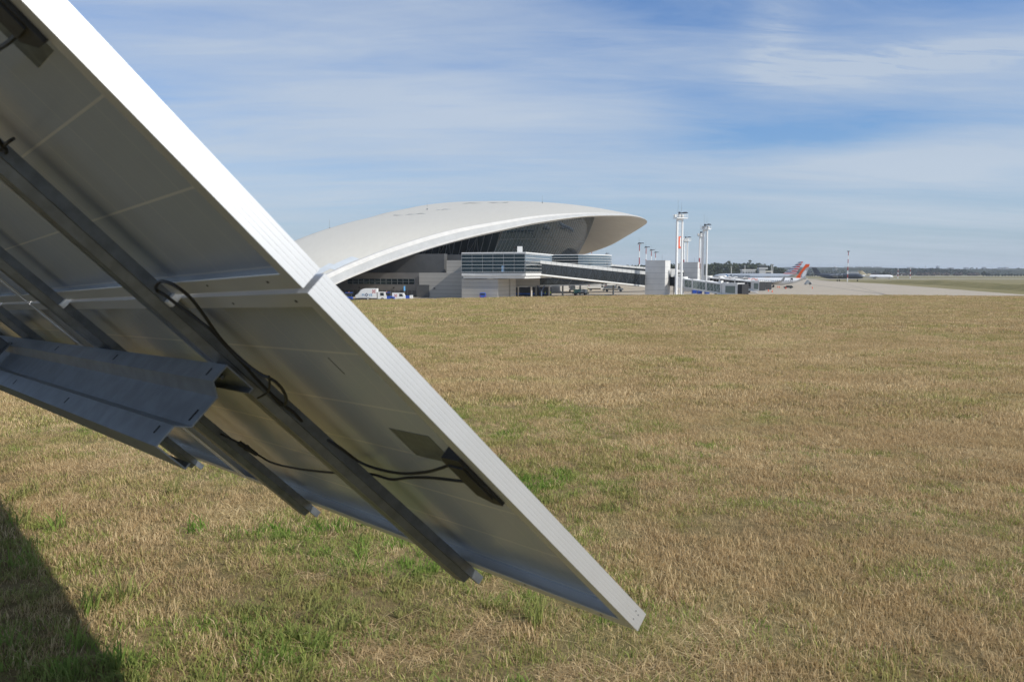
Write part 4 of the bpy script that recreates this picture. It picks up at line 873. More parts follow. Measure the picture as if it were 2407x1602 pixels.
def fin_pt(fin, zr, h, c_, s_, proud=.02, th=.55):
    """point on the fin side: h up the height 0..1, c_ back along the chord 0..1"""
    xl, rc_, xt, tc_, zt_ = fin; le = xl+(xt-xl)*h; ch = rc_+(tc_-rc_)*h; k = (1-.55*h)*.5*th*(1-abs(c_-.35)*.45)*1.12
    return Vector((le-ch*c_, s_*(k+proud), zr+(zt_-zr)*h))
def fin_patch(name, fin, zr, quad, mat, parent, proud=.02):
    mb = MB()
    for s_ in (-1, 1):
        o_ = [fin_pt(fin, zr, h, c_, s_, proud) for h, c_ in quad]; i_ = [Vector((p.x, p.y-s_*.02, p.z)) for p in o_]; n = len(quad)
        if s_ > 0: o_.reverse(); i_.reverse()
        mb.add(o_+i_, [tuple(range(n))]+[(k, n+k, n+(k+1) % n, (k+1) % n) for k in range(n)])
    return mb.build(name, mat, parent, world=False)
# nearer airliner, orange tail
finG = (6.2, 4.9, 1.2, 2.1, 12.4); Yt = 427; xt_ = X_at(1899, Yt)
ga_, fu, fm = aircraft('jet_airliner', 'white airliner with an orange tail parked at the pier', (xt_, Yt, ZA), math.atan2(.33, -.944), 39.5, 3.76, 3.2, finG, (m_white, m_white, m_lgrey, m_lgrey), (22.5, 7.2, 17.0, 8.8, 1.6), ((20.5, 4.9, 1.05, 4.2),))
zrG = 3.2+3.76*.42
fin_patch('tail_colour', finG, zrG, [(.0, .3), (.0, .985), (.5, .985), (.86, .985), (.86, .5), (.4, .3)], m_lgrey, fm, .02)
fin_patch('tail_colour', finG, zrG, [(0, .0), (.5, 0), (1, 0), (1, .99), (.84, .99), (.72, .60), (.5, .42), (.28, .36), (.1, .45), (0, .62)], m_or, fm, .05)
fin_patch('tail_emblem', finG, zrG, [(.09+.25*(1-math.cos(a))*.98, .71+.22*math.sin(a)) for a in [2*math.pi*k/18 for k in range(18)]], m_white, fm, .08)
mb = MB()
for s_ in (-1, 1): mb.add([(6.6, s_*1.28, 3.0), (9.3, s_*1.65, 2.3), (7.4, s_*1.5, 5.2), (5.3, s_*1.0, 5.0)], [(0, 1, 2, 3) if s_ < 0 else (3, 2, 1, 0)])
mb = MB(); mb.box((8.0, 1.42, 4.0), (1.1, .1, 1.9)); mb.box((8.0, -1.42, 4.0), (1.1, .1, 1.9)); mb.build('open_door', m_win, fu, world=False)
text_part('airline_lettering', 'GOL', 3.4, m_or, fu, Matrix.Translation((31.6, 1.86, 2.55)) @ Matrix.Rotation(math.pi, 4, 'Z') @ Matrix.Rotation(math.pi/2, 4, 'X'), .03)
text_part('airline_lettering', 'GOL', 3.4, m_or, fu, Matrix.Translation((26.5, -1.86, 2.55)) @ Matrix.Rotation(math.pi/2, 4, 'X'), .03)
# farther airliner, striped tail
finA = (10.9, 8.0, 1.0, 2.4, 14.6); Yt = 500; xt_ = X_at(1882, Yt)
aa_, fu, fm = aircraft('wide_airliner', 'silver airliner with a red, white and blue striped tail behind the orange tailed one', (xt_, Yt, ZA), math.atan2(.40, -.916), 54.9, 5.03, 4.75, finA, (m_silver, m_white, m_lgrey, m_lgrey), (31, 10.5, 22.5, 13, 2.4), ((30, 7.9, 1.5, 5.0),))
zrA = 4.75+5.03*.42
NS = 11
for k in range(NS):
    h0, h1 = k/NS, (k+1)/NS
    if k % 2 == 0: fin_patch('tail_stripe', finA, zrA, [(h0+.02, .48), (h1+.02 if k < NS-1 else h1, .48), (h1, .99), (h0, .99)], m_redt, fm)
    if k == 0: fin_patch('tail_stripe', finA, zrA, [(h0, .02), (h1, .02), (h1+.02, .475), (h0+.02, .475)], m_redt, fm)
    if k % 2 == 0 and k > 0 or k == NS-1: fin_patch('tail_stripe', finA, zrA, [(h0-.01, .04), (h1-.02, .04), (h1, .475), (h0+.01, .475)], m_navy, fm)
text_part('airline_lettering', 'American', 3.3, m_slate, fu, Matrix.Translation((43.2, 2.50, 4.75)) @ Matrix.Rotation(math.pi, 4, 'Z') @ Matrix.Rotation(math.pi/2, 4, 'X'), .03)
mb = MB(); mb.prism([(44.0, 2.52, 4.8), (45.6, 2.50, 6.6), (44.8, 2.48, 6.7), (43.7, 2.5, 5.8)], (0, .05, 0)); mb.build('airline_mark', M('light blue mark', (.10, .30, .60), .4), fu, world=False)
# grey military freighter
finC = (5.8, 6.2, 1.2, 4.2, 12.6); Yt = 745; xt_ = X_at(1915.5, Yt)
aircraft('cargo_plane', 'dark grey four engined cargo plane with a high tail standing past the airliners', (xt_, Yt, ZA), math.atan2(-.60, .80), 43, 4.9, 4.6, finC, (m_dgrey, m_dgrey, M('mid grey wing paint', (.20, .22, .25), .45), M('grey engine cowl', (.20, .215, .24), .4)), (26, 6.5, 19, 7.0, -1.2), ((22, 6.2, 1.25, 4.6), (19, 11.0, 1.25, 4.6)), ttail=True, high=True, window=False)
# white trijet far off
finT = (9.5, 8.0, 2.5, 5.0, 10.4); Yt = 985; xt_ = X_at(2021, Yt)
tj_, fu, fm = aircraft('trijet', 'distant white trijet with a dull ochre high tail on the far taxiway', (xt_, Yt, ZA), math.atan2(-.10, .995), 40, 3.8, 3.1, finT, (m_white, m_tan, m_lgrey, m_tan), (23, 7, 15, 8, 1.2), (), ttail=True)
for s_ in (-1, 1): MB().tube([(6.0, s_*2.6, 3.9), (11.0, s_*2.6, 3.9)], .75, 12, .9).build('engine', m_tan, tj_, world=False, smooth=True)
MB().tube([(9.0, 0, 5.8), (13.0, 0, 5.7)], .8, 12, .95).build('engine', m_tan, tj_, world=False, smooth=True)

# ---------------------------------------------------------------- banks, far land, trees, city
m_bank = bpy.data.materials.new('bank turf'); m_bank.use_nodes = True; t = NT(m_bank.node_tree); b = t.n['Principled BSDF']
pos = t.new('ShaderNodeNewGeometry').outputs['Position']; a1 = t.noise(pos, .12, 5, .65); a2_ = t.noise(pos, .9, 5, .7)
c = t.mix(t.ramp(a1, .35, .65), (.17, .15, .06), (.26, .22, .10)); c = t.mix(t.math('MULTIPLY', a2_, .6), c, (.09, .085, .032)); t.l.new(c, b.inputs['Base Color']); b.inputs['Roughness'].default_value = .95; b.inputs['Specular IOR Level'].default_value = .1
E0 = [Vector((p.x, p.y, 0)) for p in APE]
def edge_at(f_):
    k = f_*(len(E0)-1); i = max(0, min(int(k), len(E0)-2)); return E0[i]+(E0[i+1]-E0[i])*(k-i)
def bank(name, f0, f1, off0, off1, hts, wd, seed):
    n, m = 60, 22; V = []; F = []
    for i in range(n+1):
        s_ = i/n; f_ = f0+(f1-f0)*s_; p = edge_at(f_); q = edge_at(min(f_+.02, 1.0)) if f_ < .97 else edge_at(f_)*2-edge_at(f_-.02); d = (q-p).normalized(); nr = Vector((d.y, -d.x, 0)); of_ = off0+(off1-off0)*s_
        h = float(np.interp(s_, np.linspace(0, 1, len(hts)), hts))
        for j in range(m+1):
            w_ = j/m; pr = (1-math.cos(2*math.pi*min(w_/.55, 1)*.5))/2 if w_ < .55 else (1+math.cos(math.pi*(w_-.55)/.45))/2
            P_ = p+nr*(of_+wd*w_); nz_ = float(vnoise(np.array([P_.x*.12]), np.array([P_.y*.12]), seed)[0])-.5
            V.append((P_.x, P_.y, ZA-.03+pr*h*(1+.35*nz_)+.12*nz_*pr)); 
    F = [(i*(m+1)+j, i*(m+1)+j+1, (i+1)*(m+1)+j+1, (i+1)*(m+1)+j) for i in range(n) for j in range(m)]
    o = mesh_np(name, V, F, m_bank, kind='structure'); o.data.polygons.foreach_set('use_smooth', [True]*len(F)); return o
bank('hill', -.55, .62, 15, 17, [2.6, 2.6, 2.6, 2.2, 2.8, 2.6, 2.0, .3], 34, 21)
bank('hill', .42, 1.0, 26, 5, [.2, 1.0, 1.7, 2.1, 2.3, 1.9, 1.1, .05], 40, 22)
# pale taxiway and runway stripes on the far grass
m_tax = M('far taxiway', (.40, .37, .32), .85)
def far_strip(x0, x1, y0, y1, m, nm): MB().add([(x0, y0, ZA+.01), (x1, y0, ZA+.01), (x1, y1, ZA+.01), (x0, y1, ZA+.01)], [(0, 1, 2, 3)]).build(nm, m, kind='structure')
far_strip(-600, 420, 1090, 1200, m_tax, 'taxiway'); far_strip(420, 1400, 1560, 1640, m_tax, 'taxiway'); far_strip(330, 900, 930, 985, m_tax, 'taxiway'); far_strip(560, 800, 1260, 1276, m_tax, 'runway')
# hills
m_hill = bpy.data.materials.new('wooded hill'); m_hill.use_nodes = True; t = NT(m_hill.node_tree); b = t.n['Principled BSDF']
pos = t.new('ShaderNodeNewGeometry').outputs['Position']; a1 = t.noise(t.new('ShaderNodeMapping', {'Vector': pos, 'Scale': (1, .35, 1.6)}).outputs[0], .012, 7, .7); a2_ = t.noise(pos, .045, 5, .7)
c = t.mix(t.ramp(a1, .40, .62), (.022, .032, .018), (.06, .06, .036)); c = t.mix(t.ramp(a2_, .45, .7), c, (.022, .03, .016)); t.l.new(c, b.inputs['Base Color']); b.inputs['Roughness'].default_value = .95; b.inputs['Specular IOR Level'].default_value = .05
def hills(y0, y1, hmax, seed, f_, prof_):
    nx_, ny_ = 260, 14; xs = np.linspace(-900, y1*.85, nx_); ys = np.linspace(y0, y1, ny_); V = []
    for j, yy in enumerate(ys):
        s_ = math.sin(math.pi*min(1, j/(ny_-1))*.62)
        base_ = np.interp(xs, *prof_); nz_ = vnoise(xs*f_, np.full_like(xs, yy*f_*.5), seed)*.6+vnoise(xs*f_*5, np.full_like(xs, yy*f_*2), seed+1)*.28+vnoise(xs*f_*22, np.full_like(xs, yy*f_*9), seed+2)*.12
        V.append(np.stack([xs, np.full_like(xs, yy), ZA-1+hmax*s_*base_*(.55+.6*nz_)], 1))
    V = np.concatenate(V); I_ = np.arange((ny_-1)*nx_).reshape(-1, nx_)[:, :-1].ravel(); F_ = np.stack([I_, I_+1, I_+1+nx_, I_+nx_], 1)
    o = mesh_np('hill', V, F_, m_hill, kind='structure'); o.data.polygons.foreach_set('use_smooth', [True]*len(F_)); return o
hills(2300, 3300, 27, 41, .004, ([-900, 600, 900, 1300, 1700, 2100, 2600], [.9, 1.0, .9, 1.0, .95, .7, .75]))
hills(3900, 5200, 44, 51, .0022, ([-900, 900, 1500, 2200, 2900, 3600, 4400], [.9, 1.0, 1.0, .85, .8, .8, .9]))
# foliage masses
def leaf_mat(name, c0, c1):
    m = bpy.data.materials.new(name); m.use_nodes = True; t = NT(m.node_tree); b = t.n['Principled BSDF']
    ti = t.new('ShaderNodeAttribute', attribute_name='tint').outputs['Fac']; t.l.new(t.mix(ti, c0, c1), b.inputs['Base Color']); b.inputs['Roughness'].default_value = .7; b.inputs['Specular IOR Level'].default_value = .25; return m
m_leaf = leaf_mat('gum tree leaves', (.028, .042, .018), (.085, .10, .045)); m_leaf2 = leaf_mat('dark conifer leaves', (.016, .026, .012), (.045, .06, .026)); m_bare = leaf_mat('winter brown twigs', (.085, .06, .042), (.15, .11, .08)); m_bark = M('tree bark', (.16, .13, .10), .9)
def tree_mesh(seed, h, r, kind='round', nclump=26, nleaf=16, ls=.9):
    """crown as many leaf sprays spread on clumps of uneven size; returns verts, faces, tint"""
    g = np.random.default_rng(seed); cl = []
    for i in range(nclump):
        f_ = g.random(); a = g.random()*6.283; zz_ = h*(.28+.70*f_)
        rad = r*(math.sin(math.pi*min(1, .15+.8*f_))**.7)*math.sqrt(g.random())*(1.0 if kind == 'round' else .55+.45*(1-f_))
        cl.append((rad*math.cos(a), rad*math.sin(a), zz_, r*(.22+.22*g.random()), g.random()))
    V = []; F = []; T = []
    for (cx_, cy_, cz_, cr, tn) in cl:
        for j in range(nleaf):
            d = g.normal(size=3); d /= np.linalg.norm(d); p = np.array([cx_, cy_, cz_])+d*cr*(.6+.5*g.random())*np.array([1, 1, .75])
            u_ = g.normal(size=3); u_ /= np.linalg.norm(u_); v_ = np.cross(u_, d); v_ /= (np.linalg.norm(v_)+1e-6); s_ = ls*(.5+.8*g.random()); k = len(V)
            V += [p-u_*s_, p+v_*s_*.7, p+u_*s_, p-v_*s_*.7]; F.append((k, k+1, k+2, k+3)); T += [min(1, max(0, .25+.5*tn+.4*(g.random()-.5)))]*4
    return V, F, T
def leaf_obj(name, V, F, T, mat, parent=None, **props):
    me = bpy.data.meshes.new(name); me.from_pydata([tuple(p) for p in V], [], F); me.materials.append(mat); q = me.attributes.new('tint', 'FLOAT', 'POINT'); q.data.foreach_set('value', np.array(T, np.float32)); me.update()
    o = bpy.data.objects.new(name, me); COL.objects.link(o)
    if parent: o.parent = parent
    for k, v in props.items(): o[k] = v
    return o
def mass(name, label, items, mat, seed, **kw):
    V = []; F = []; T = []
    for i, (x, y, h, r) in enumerate(items):
        v, f, tt = tree_mesh(seed+i, h, r, **kw); k = len(V); V += [np.array(p)+np.array([x, y, ZA]) for p in v]; F += [tuple(a+k for a in q) for q in f]; T += tt
    o = leaf_obj(name, V, F, T, mat, kind='stuff'); o['label'] = label; o['category'] = 'wood'; return o
g = np.random.default_rng(5); it = []
def px_h(px, y, ptop): return X_at(px, y), Z_at(ptop, y)-ZA
top_l = ([1440, 1470, 1517, 1600, 1640, 1680, 1720, 1760, 1790, 1815, 1830, 1850], [625, 623, 620.5, 618, 618, 616.5, 617, 616.5, 618, 622, 627, 634])
for row, (Yr, dz_) in enumerate(((1110, 5.0), (1140, 2.0), (1175, 0))):
    for px in np.arange(1425, 1846, 4.6):
        pxx = px+g.normal()*2; x, h = px_h(pxx, Yr, np.interp(pxx, *top_l)+1.0+g.random()*3.4+dz_*.6); it.append((x, Yr+g.normal()*8, max(h, 4), 4.0+2.2*g.random()))
mass('wood', 'dark gum tree wood behind the parked airliners', it, m_leaf, 1000, nclump=16, nleaf=10, ls=1.15)
def tree(name, label, x, y, h, r, seed, mat, group=None, kind='round', nclump=22, nleaf=12, ls=.8, trunk=.35):
    t_ = thing(name, label, 'tree', (x, y, ZA), 0, group); V, F, T = tree_mesh(seed, h, r, kind, nclump, nleaf, ls); leaf_obj('crown', V, F, T, mat, t_)
    mb = MB(); mb.tube([(0, 0, 0), (.15*r*.3, 0, h*.35), (-.1*r*.3, .1, h*.62), (.05, 0, h*.9)], trunk, 7, trunk*.25)
    for k in range(5):
        a = k*1.3+seed; mb.tube([(0, 0, h*(.35+.1*k)), (math.cos(a)*r*.55, math.sin(a)*r*.55, h*(.52+.1*k))], trunk*.35, 5, trunk*.1)
    mb.build('trunk', m_bark, t_, world=False); return t_
for px, pt, l in ((1711, 611.5, 'lone gum crown standing above the wood, over the left lamp pole'), (1762, 611.5, 'flat topped gum crown standing above the wood left of the old control tower'), (1677, 615, 'gum crown rising over the left end of the wood')):
    x, h = px_h(px, 1150, pt); tree('gum_tree', l, x, 1150, h, 4.6, int(px), m_leaf, 'gum trees rising above the wood', ls=.9)
# shelter row at the right, dark bushes before the field
it = []; rowt = []
for k, px in enumerate(np.concatenate([np.arange(2312, 2330, 7), np.arange(2333, 2440, 7.5)])):
    Yr = 1500+g.normal()*20; pt = 643.2+1.6*g.random()-(1.5 if 2318 < px < 2330 or 2360 < px < 2375 else 0); x, h = px_h(px+g.normal(), Yr, pt); rowt.append((x, Yr, h))
protos = [tree('bushy_tree', 'dark rounded tree in the shelter row at the right edge of the field', rowt[0][0], rowt[0][1], 9.0, 4.4, 70, m_leaf2, 'shelter row trees', nclump=24, nleaf=14)]
for x, y, h in rowt[1:]:
    o = dup(protos[0], (x, y, ZA), g.random()*6.28, 'dark rounded tree in the shelter row at the right edge of the field', scale=h/9.0)
x, h = px_h(2080, 1400, 641); tree('bushy_tree', 'dark round bush standing alone behind the distant trijet', x, 1400, h, 9.5, 81, m_leaf2, nclump=34, nleaf=14, ls=1.2)
it = []
for Yr, p0, p1, stp, pt, sd in ((1650, 1825, 1960, 6, 642, 2), (1600, 1940, 1990, 5, 642.5, 3)):
    for px in np.arange(p0, p1, stp): x, h = px_h(px+g.normal(), Yr, pt+g.random()*3); it.append((x, Yr, max(3, h), 5))
mass('wood', 'low dark tree belt behind the grey cargo plane', it, m_leaf2, 3000, nclump=9, nleaf=9, ls=1.2)
it = []
for px in np.arange(2050, 2320, 4.5): x, h = px_h(px+g.normal()*2, 1950, 640.5+4*g.random()); it.append((x, 1950+g.normal()*25, max(3, h), 6.5))
mass('wood', 'brown leafless scrub belt along the far edge of the airfield', it, m_bare, 4000, nclump=9, nleaf=9, ls=1.6)
it = []
for Yr in (2150, 2260):
    for px in np.arange(2085, 2290, 3.6):
        x, h = px_h(px+g.normal()*2, Yr, np.interp(px, [2085, 2105, 2180, 2250, 2290], [637, 631.5, 630, 633, 641])+2*g.random()); it.append((x, Yr+g.normal()*25, max(3, h), 7.5))
mass('wood', 'long dark pine wood behind the brown scrub belt', it, m_leaf2, 5000, nclump=9, nleaf=9, ls=1.8)
it = []
for k in range(330):
    px = 1825+g.random()*600; Yr = 2400+g.random()*900; x, _ = px_h(px, Yr, 640); it.append((x, Yr, 8+6*g.random()+14*(Yr-2400)/900, 8))
mass('wood', 'scattered trees over the far hillside', it, m_leaf, 6000, nclump=6, nleaf=8, ls=2.6)
# old control tower and its low building
m_cream = M('cream render', (.50, .47, .40), .7, 0, .08, .1); m_pale = M('pale render', (.44, .45, .46), .7, 0, .06, .05); m_bwin = M('dark building window', (.06, .07, .08), .3)
Yc = 1000; xc = X_at(1790, Yc); ct = thing('control_tower', 'old control tower with a low annexe in front of the gum wood', 'control tower', (xc, Yc, ZA)); L = dict(parent=ct, world=False)
MB().box((-17, 0, 5.5), (16, 9, 11)).build('annexe', m_pale, **L); MB().box((-17, -.2, 11.3), (18, 10, .8)).build('roof', m_mulw, **L)
for z_ in (3.6, 7.6):
    for k in range(5): MB().box((-23.4+k*3.2, -4.55, z_), (2.2, .2, 1.8)).build('window', m_bwin, **L)
MB().box((0, 0, 6), (7.5, 7.5, 12)).build('shaft', m_pale, **L); MB().box((1, 0, 13), (11, 9, 2)).build('gallery', m_pale, **L); MB().box((0, 0, 15.2), (6.6, 6.6, 2.6), taper=1.15).build('cabin_glass', m_bwin, **L); MB().box((0, 0, 16.9), (8.4, 8.4, .8)).build('roof', m_mull, **L); MB().box((8, 0, 5), (9, 7, 10)).build('annexe', m_cream, **L)
for a_, h_ in ((-2, 4), (1.5, 3)): MB().tube([(a_, 0, 17), (a_, 0, 17+h_)], .12, 5).build('antenna', m_mull, **L)
for z_ in (3.5, 7.5): MB().box((8, -3.55, z_), (7, .2, 1.6)).build('window', m_bwin, **L)
mb = MB(); mb.box((22, -6, 2.2), (16, 6, 3.6)); mb.build('annexe', m_pale, **L)
# distant city
def city_block(px0, px1, ptop, Y, label, mat, group='distant city buildings', dome=False, spire=False, pb=640):
    x0, x1 = X_at(px0, Y), X_at(px1, Y); zt_ = Z_at(ptop, Y); t_ = thing('city_building', label, 'building', ((x0+x1)/2, Y, ZA), 0, group); wd = x1-x0; H = zt_-ZA; L = dict(parent=t_, world=False)
    if spire:
        MB().box((0, 0, H*.3), (wd*.8, wd*.8, H*.6)).build('tower', mat, **L); MB().box((0, 0, H*.8), (wd*.6, wd*.6, H*.4), taper=.08).build('spire', mat, **L); return t_
    MB().box((0, 0, H*.47), (wd, 22, H*.94)).build('wall', mat, **L); MB().box((wd*.1, 0, H*.97), (wd*.35, 12, H*.06)).build('roof_house', mat, **L); MB().box((0, 0, H*.945), (wd+1.5, 23.5, 1.2)).build('roof', m_mull, **L)
    for k in range(4): MB().box((0, -11.1, H*(.52+.105*k)), (wd*.92, .4, H*.035)).build('window_band', m_bwin, **L)
    if dome: MB().ellipsoid((0, 0, H*.94), (wd*.7, 18, H*.36)).build('dome', mat, **L)
    return t_
for a in ((1986, 2004, 626, 5300, 'first of four long pale apartment slabs on the skyline, right of the lone striped mast'), (2011, 2027, 625.5, 5300, 'second of four long pale apartment slabs on the skyline from the left'), (2032, 2047.5, 625.5, 5300, 'third of four long pale apartment slabs on the skyline from the left'), (2054, 2071, 626, 5300, 'fourth and rightmost of the long pale apartment slabs on the skyline')): city_block(*a, m_pale)
city_block(1957, 1969, 627.5, 4800, 'domed building on the skyline above the grey cargo plane', m_pale, dome=True); city_block(1960.5, 1966, 630.5, 2600, 'cream block below the domed skyline building', m_cream); city_block(1994, 2015, 637.5, 2300, 'long low white shed behind the grey cargo plane', m_slabw, None)
city_block(2173, 2177, 622.5, 5000, 'slim spire on the skyline above the dark pine wood', m_pale, spire=True); city_block(2134, 2147, 627.5, 4700, 'squat pale block on the skyline above the short striped poles', m_pale); city_block(2202, 2206, 624.5, 5100, 'narrow tower right of the slim skyline spire', m_pale)
city_block(2267, 2275, 628, 4700, 'small grey block on the far right ridge', m_pale); city_block(2310, 2315, 627, 4700, 'narrow pale tower on the far right ridge', m_pale); city_block(2348, 2356, 628, 4700, 'left of two close pale blocks on the far right ridge', m_pale); city_block(2361, 2368, 627.5, 4700, 'right of two close pale blocks on the far right ridge', m_pale)
city_block(1833, 1866, 637, 1900, 'long white roofed shed behind the striped tail', m_slabw, None); city_block(1935, 1943, 630, 4200, 'pale block left of the domed skyline building', m_pale); city_block(2107, 2122, 641, 2060, 'low white house at the foot of the dark pine wood', m_slabw, None)
city_block(2229, 2240, 628.5, 4900, 'wide low block right of the narrow skyline tower', m_pale)

# ---------------------------------------------------------------- vehicles and people on the apron
m_vw = M('white vehicle paint', (.72, .72, .70), .35, 0, .04, 2); m_vb = M('blue vehicle paint', (.02, .07, .36), .35); m_vg = M('dark vehicle glass', (.02, .028, .034), .1); m_trim = M('black vehicle trim', (.02, .02, .02), .6); m_teal = M('teal machine paint', (.10, .30, .27), .45); m_lblue = M('blue lettering', (.03, .22, .42), .5); m_vr = M('red vehicle mark', (.45, .02, .03), .5); m_amber = M('amber beacon', (.8, .25, .02), .3); m_hiv = M('hi-vis yellow cloth', (.62, .80, .04), .7); m_skin = M('skin', (.42, .25, .17), .6); m_navyc = M('navy work trousers', (.02, .025, .05), .8); m_blue_cart = M('bright blue cart paint', (.015, .12, .55), .4)
def wheels(t_, xs, hw, r, wdt=.3, n='wheel'):
    for x in xs:
        for s_ in (-1, 1):
            wl_ = MB().tube([(x, s_*hw-wdt/2, r), (x, s_*hw+wdt/2, r)], r, 16).build(n, m_tyre, t_, world=False, smooth=True)
            MB().tube([(x, s_*(hw+wdt/2)-.01, r), (x, s_*(hw+wdt/2)+.02, r)], r*.5, 12).build('rim', m_mull, wl_, world=False)
def side_prism(mb, outline, hw): return mb.prism([(x, -hw, z) for x, z in outline], (0, 2*hw, 0))
def vthing(name, label, cat, px, Y, yaw, group=None): return thing(name, label, cat, (X_at(px, Y), Y, ZA), R(yaw), group)
# refuse truck, cab to the right
t_ = vthing('refuse_truck', 'white refuse truck with blue lettering on its body, parked by the terminal', 'truck', 874, 222, -3); L = dict(parent=t_, world=False)
side_prism(MB(), [(-4.3, .9), (1.5, .9), (1.5, 3.55), (-1.9, 3.55), (-2.5, 3.35), (-4.6, 1.5)], 1.2).build('hopper_body', m_vw, **L)
hb_ = t_.children[0]
side_prism(MB(), [(-4.0, 1.95), (-2.9, 3.25), (-2.75, 3.2), (-3.8, 1.9)], 1.26).build('tailgate_arm', m_mull, hb_, world=False)
text_part('lettering', 'M', .95, m_lblue, hb_, Matrix.Translation((-2.65, -1.22, 1.45)) @ Matrix.Rotation(math.pi/2, 4, 'X'), .01)
mb = MB(); c0 = Vector((-1.32, -1.22, 1.8)); q = .50
for k in range(4):
    a = [Vector((0, 0, q)), Vector((q, 0, 0)), Vector((0, 0, -q)), Vector((-q, 0, 0))]; A_, B_ = a[k], a[(k+1) % 4]; mb.prism([c0+A_, c0+B_, c0+B_*.58, c0+A_*.58], (0, -.02, 0))
mb.build('lettering', M('dark blue lettering', (.02, .05, .13), .5), hb_, world=False)
text_part('lettering', 'VE', .95, m_lblue, hb_, Matrix.Translation((-.72, -1.22, 1.45)) @ Matrix.Rotation(math.pi/2, 4, 'X'), .01)
def cross_mark(c, s_, parent):
    mb = MB()
    for i in range(3):
        for j in range(3):
            if (i+j) % 2 == 0: mb.box((c[0]+(i-1)*s_, c[1], c[2]+(j-1)*s_), (s_*.96, .02, s_*.96))
    return mb.build('checker_mark', m_vr, parent, world=False)
cross_mark((.75, -1.22, 2.75), .3, hb_)
cb_ = side_prism(MB(), [(1.75, .7), (4.2, .7), (4.2, 1.5), (3.95, 2.55), (1.75, 2.6)], 1.15).build('cab', m_vw, **L); side_prism(MB(), [(4.235, 1.6), (4.23, 1.62), (3.99, 2.45), (3.995, 2.45)], 1.0).build('windscreen', m_vg, cb_, world=False)
for s_ in (-1, 1): MB().prism([(2.5, s_*1.16, 1.55), (3.55, s_*1.16, 1.55), (3.5, s_*1.16, 2.4), (2.5, s_*1.16, 2.4)], (0, s_*.02, 0)).build('side_window', m_vg, cb_, world=False)
MB().box((1.63, 0, 1.7), (.24, 1.9, 1.6)).build('cab_gap', m_trim, **L); MB().box((-.5, 0, .72), (8.2, 1.1, .32)).build('chassis', m_trim, **L); wheels(t_, (-2.4, -1.2, 3.1), 1.05, .5)
def tractor(label, px, Y, yaw, canopy=True):
    t_ = vthing('tow_tractor', label, 'tow tractor', px, Y, yaw, 'blue apron tractors'); L = dict(parent=t_, world=False)
    side_prism(MB(), [(-1.6, .5), (1.7, .5), (1.7, 1.15), (.5, 1.45), (-.2, 1.45), (-1.6, 1.25)], .85).build('body', m_vb, **L); c_ = MB().box((-.6, 0, 2.45), (1.9, 1.7, .14)).build('canopy', m_vb, **L)
    for x in (-1.4, .2):
        for s_ in (-1, 1): MB().tube([(x, s_*.78, 1.2), (x*.95, s_*.78, 2.4)], .06, 6).build('canopy_post', m_trim, **L)
    MB().box((-.6, 0, 1.85), (1.4, 1.4, .9)).build('cab_glass', m_vg, **L); MB().tube([(-.6, 0, 2.5), (-.6, 0, 2.72)], .1, 8).build('beacon', m_amber, **L); wheels(t_, (-1.0, 1.0), .75, .5); return t_
tractor('blue tow tractor in front of the refuse truck cab', 913, 222, 0); tractor('blue tow tractor half hidden by the solar panel edge', 814, 219, 180)
t_ = vthing('service_van', 'small white service van with a checkered mark behind the blue tractor', 'van', 938, 223, 0); L = dict(parent=t_, world=False)
bd = side_prism(MB(), [(-1.9, .45), (1.7, .45), (1.7, 1.35), (1.2, 2.25), (-1.9, 2.3)], .9).build('body', m_vw, **L)
for s_ in (-1, 1): MB().prism([(.1, s_*.91, 1.3), (1.15, s_*.91, 1.3), (.95, s_*.91, 2.05), (.1, s_*.91, 2.05)], (0, s_*.02, 0)).build('side_window', m_vg, bd, world=False)
cross_mark((-.9, -.92, 1.55), .24, bd); wheels(t_, (-1.2, 1.1), .82, .36, .22)
t_ = vthing('baggage_cart', 'blue baggage cart with a white end beside the white service van', 'cart', 957, 224, 0); L = dict(parent=t_, world=False)
MB().box((-.3, 0, 1.05), (2.0, 1.5, .9)).build('bin', m_vb, **L); MB().box((1.1, 0, 1.1), (.8, 1.5, 1.0)).build('end_panel', m_vw, **L); MB().tube([(-.8, 0, 1.5), (-.8, 0, 4.1)], .05, 6).build('pole', m_mull, **L); MB().box((-.8, 0, 3.5), (.42, .1, 1.3)).build('flag', M('sky blue flag', (.12, .40, .72), .6), **L); wheels(t_, (-.9, .9), .65, .28, .2)
t_ = vthing('flatbed_trailer', 'low black trailer lying behind the refuse truck', 'trailer', 846, 219, 2); L = dict(parent=t_, world=False)
side_prism(MB(), [(-2.6, .3), (2.4, .3), (2.4, 1.0), (-.5, 1.0), (-2.6, .7)], .9).build('bed', m_trim, **L); MB().tube([(2.2, -.92, .75), (2.2, -1.0, .75)], .16, 10).build('lamp', m_vw, **L); wheels(t_, (-1.2, 1.2), .7, .3, .2)
t_ = vthing('blue_van', 'dark blue van parked against the pale panelled block', 'van', 1135, 236, 90); L = dict(parent=t_, world=False)
mb = MB(); r = []
for x, hw, z0, z1 in ((-2.3, .82, .5, 1.7), (-2.1, .92, .4, 2.0), (.5, .92, .4, 2.05), (1.2, .9, .4, 1.75), (2.2, .85, .4, 1.15), (2.4, .75, .5, .95)): r.append([(x, -hw, z0), (x, hw, z0), (x, hw, (z0+z1)*.55), (x, hw*.82, z1), (x, -hw*.82, z1), (x, -hw, (z0+z1)*.55)])
bd = mb.loft(r).build('body', m_vb, **L); MB().box((-2.27, 0, 1.62), (.12, 1.35, .5)).build('rear_window', m_vg, bd, world=False)
for s_ in (-1, 1): MB().box((-2.3, s_*.78, .95), (.1, .16, .3)).build('tail_lamp', m_vr, bd, world=False); MB().box((-.6, s_*.90, 1.62), (2.2, .08, .42)).build('side_window', m_vg, bd, world=False)
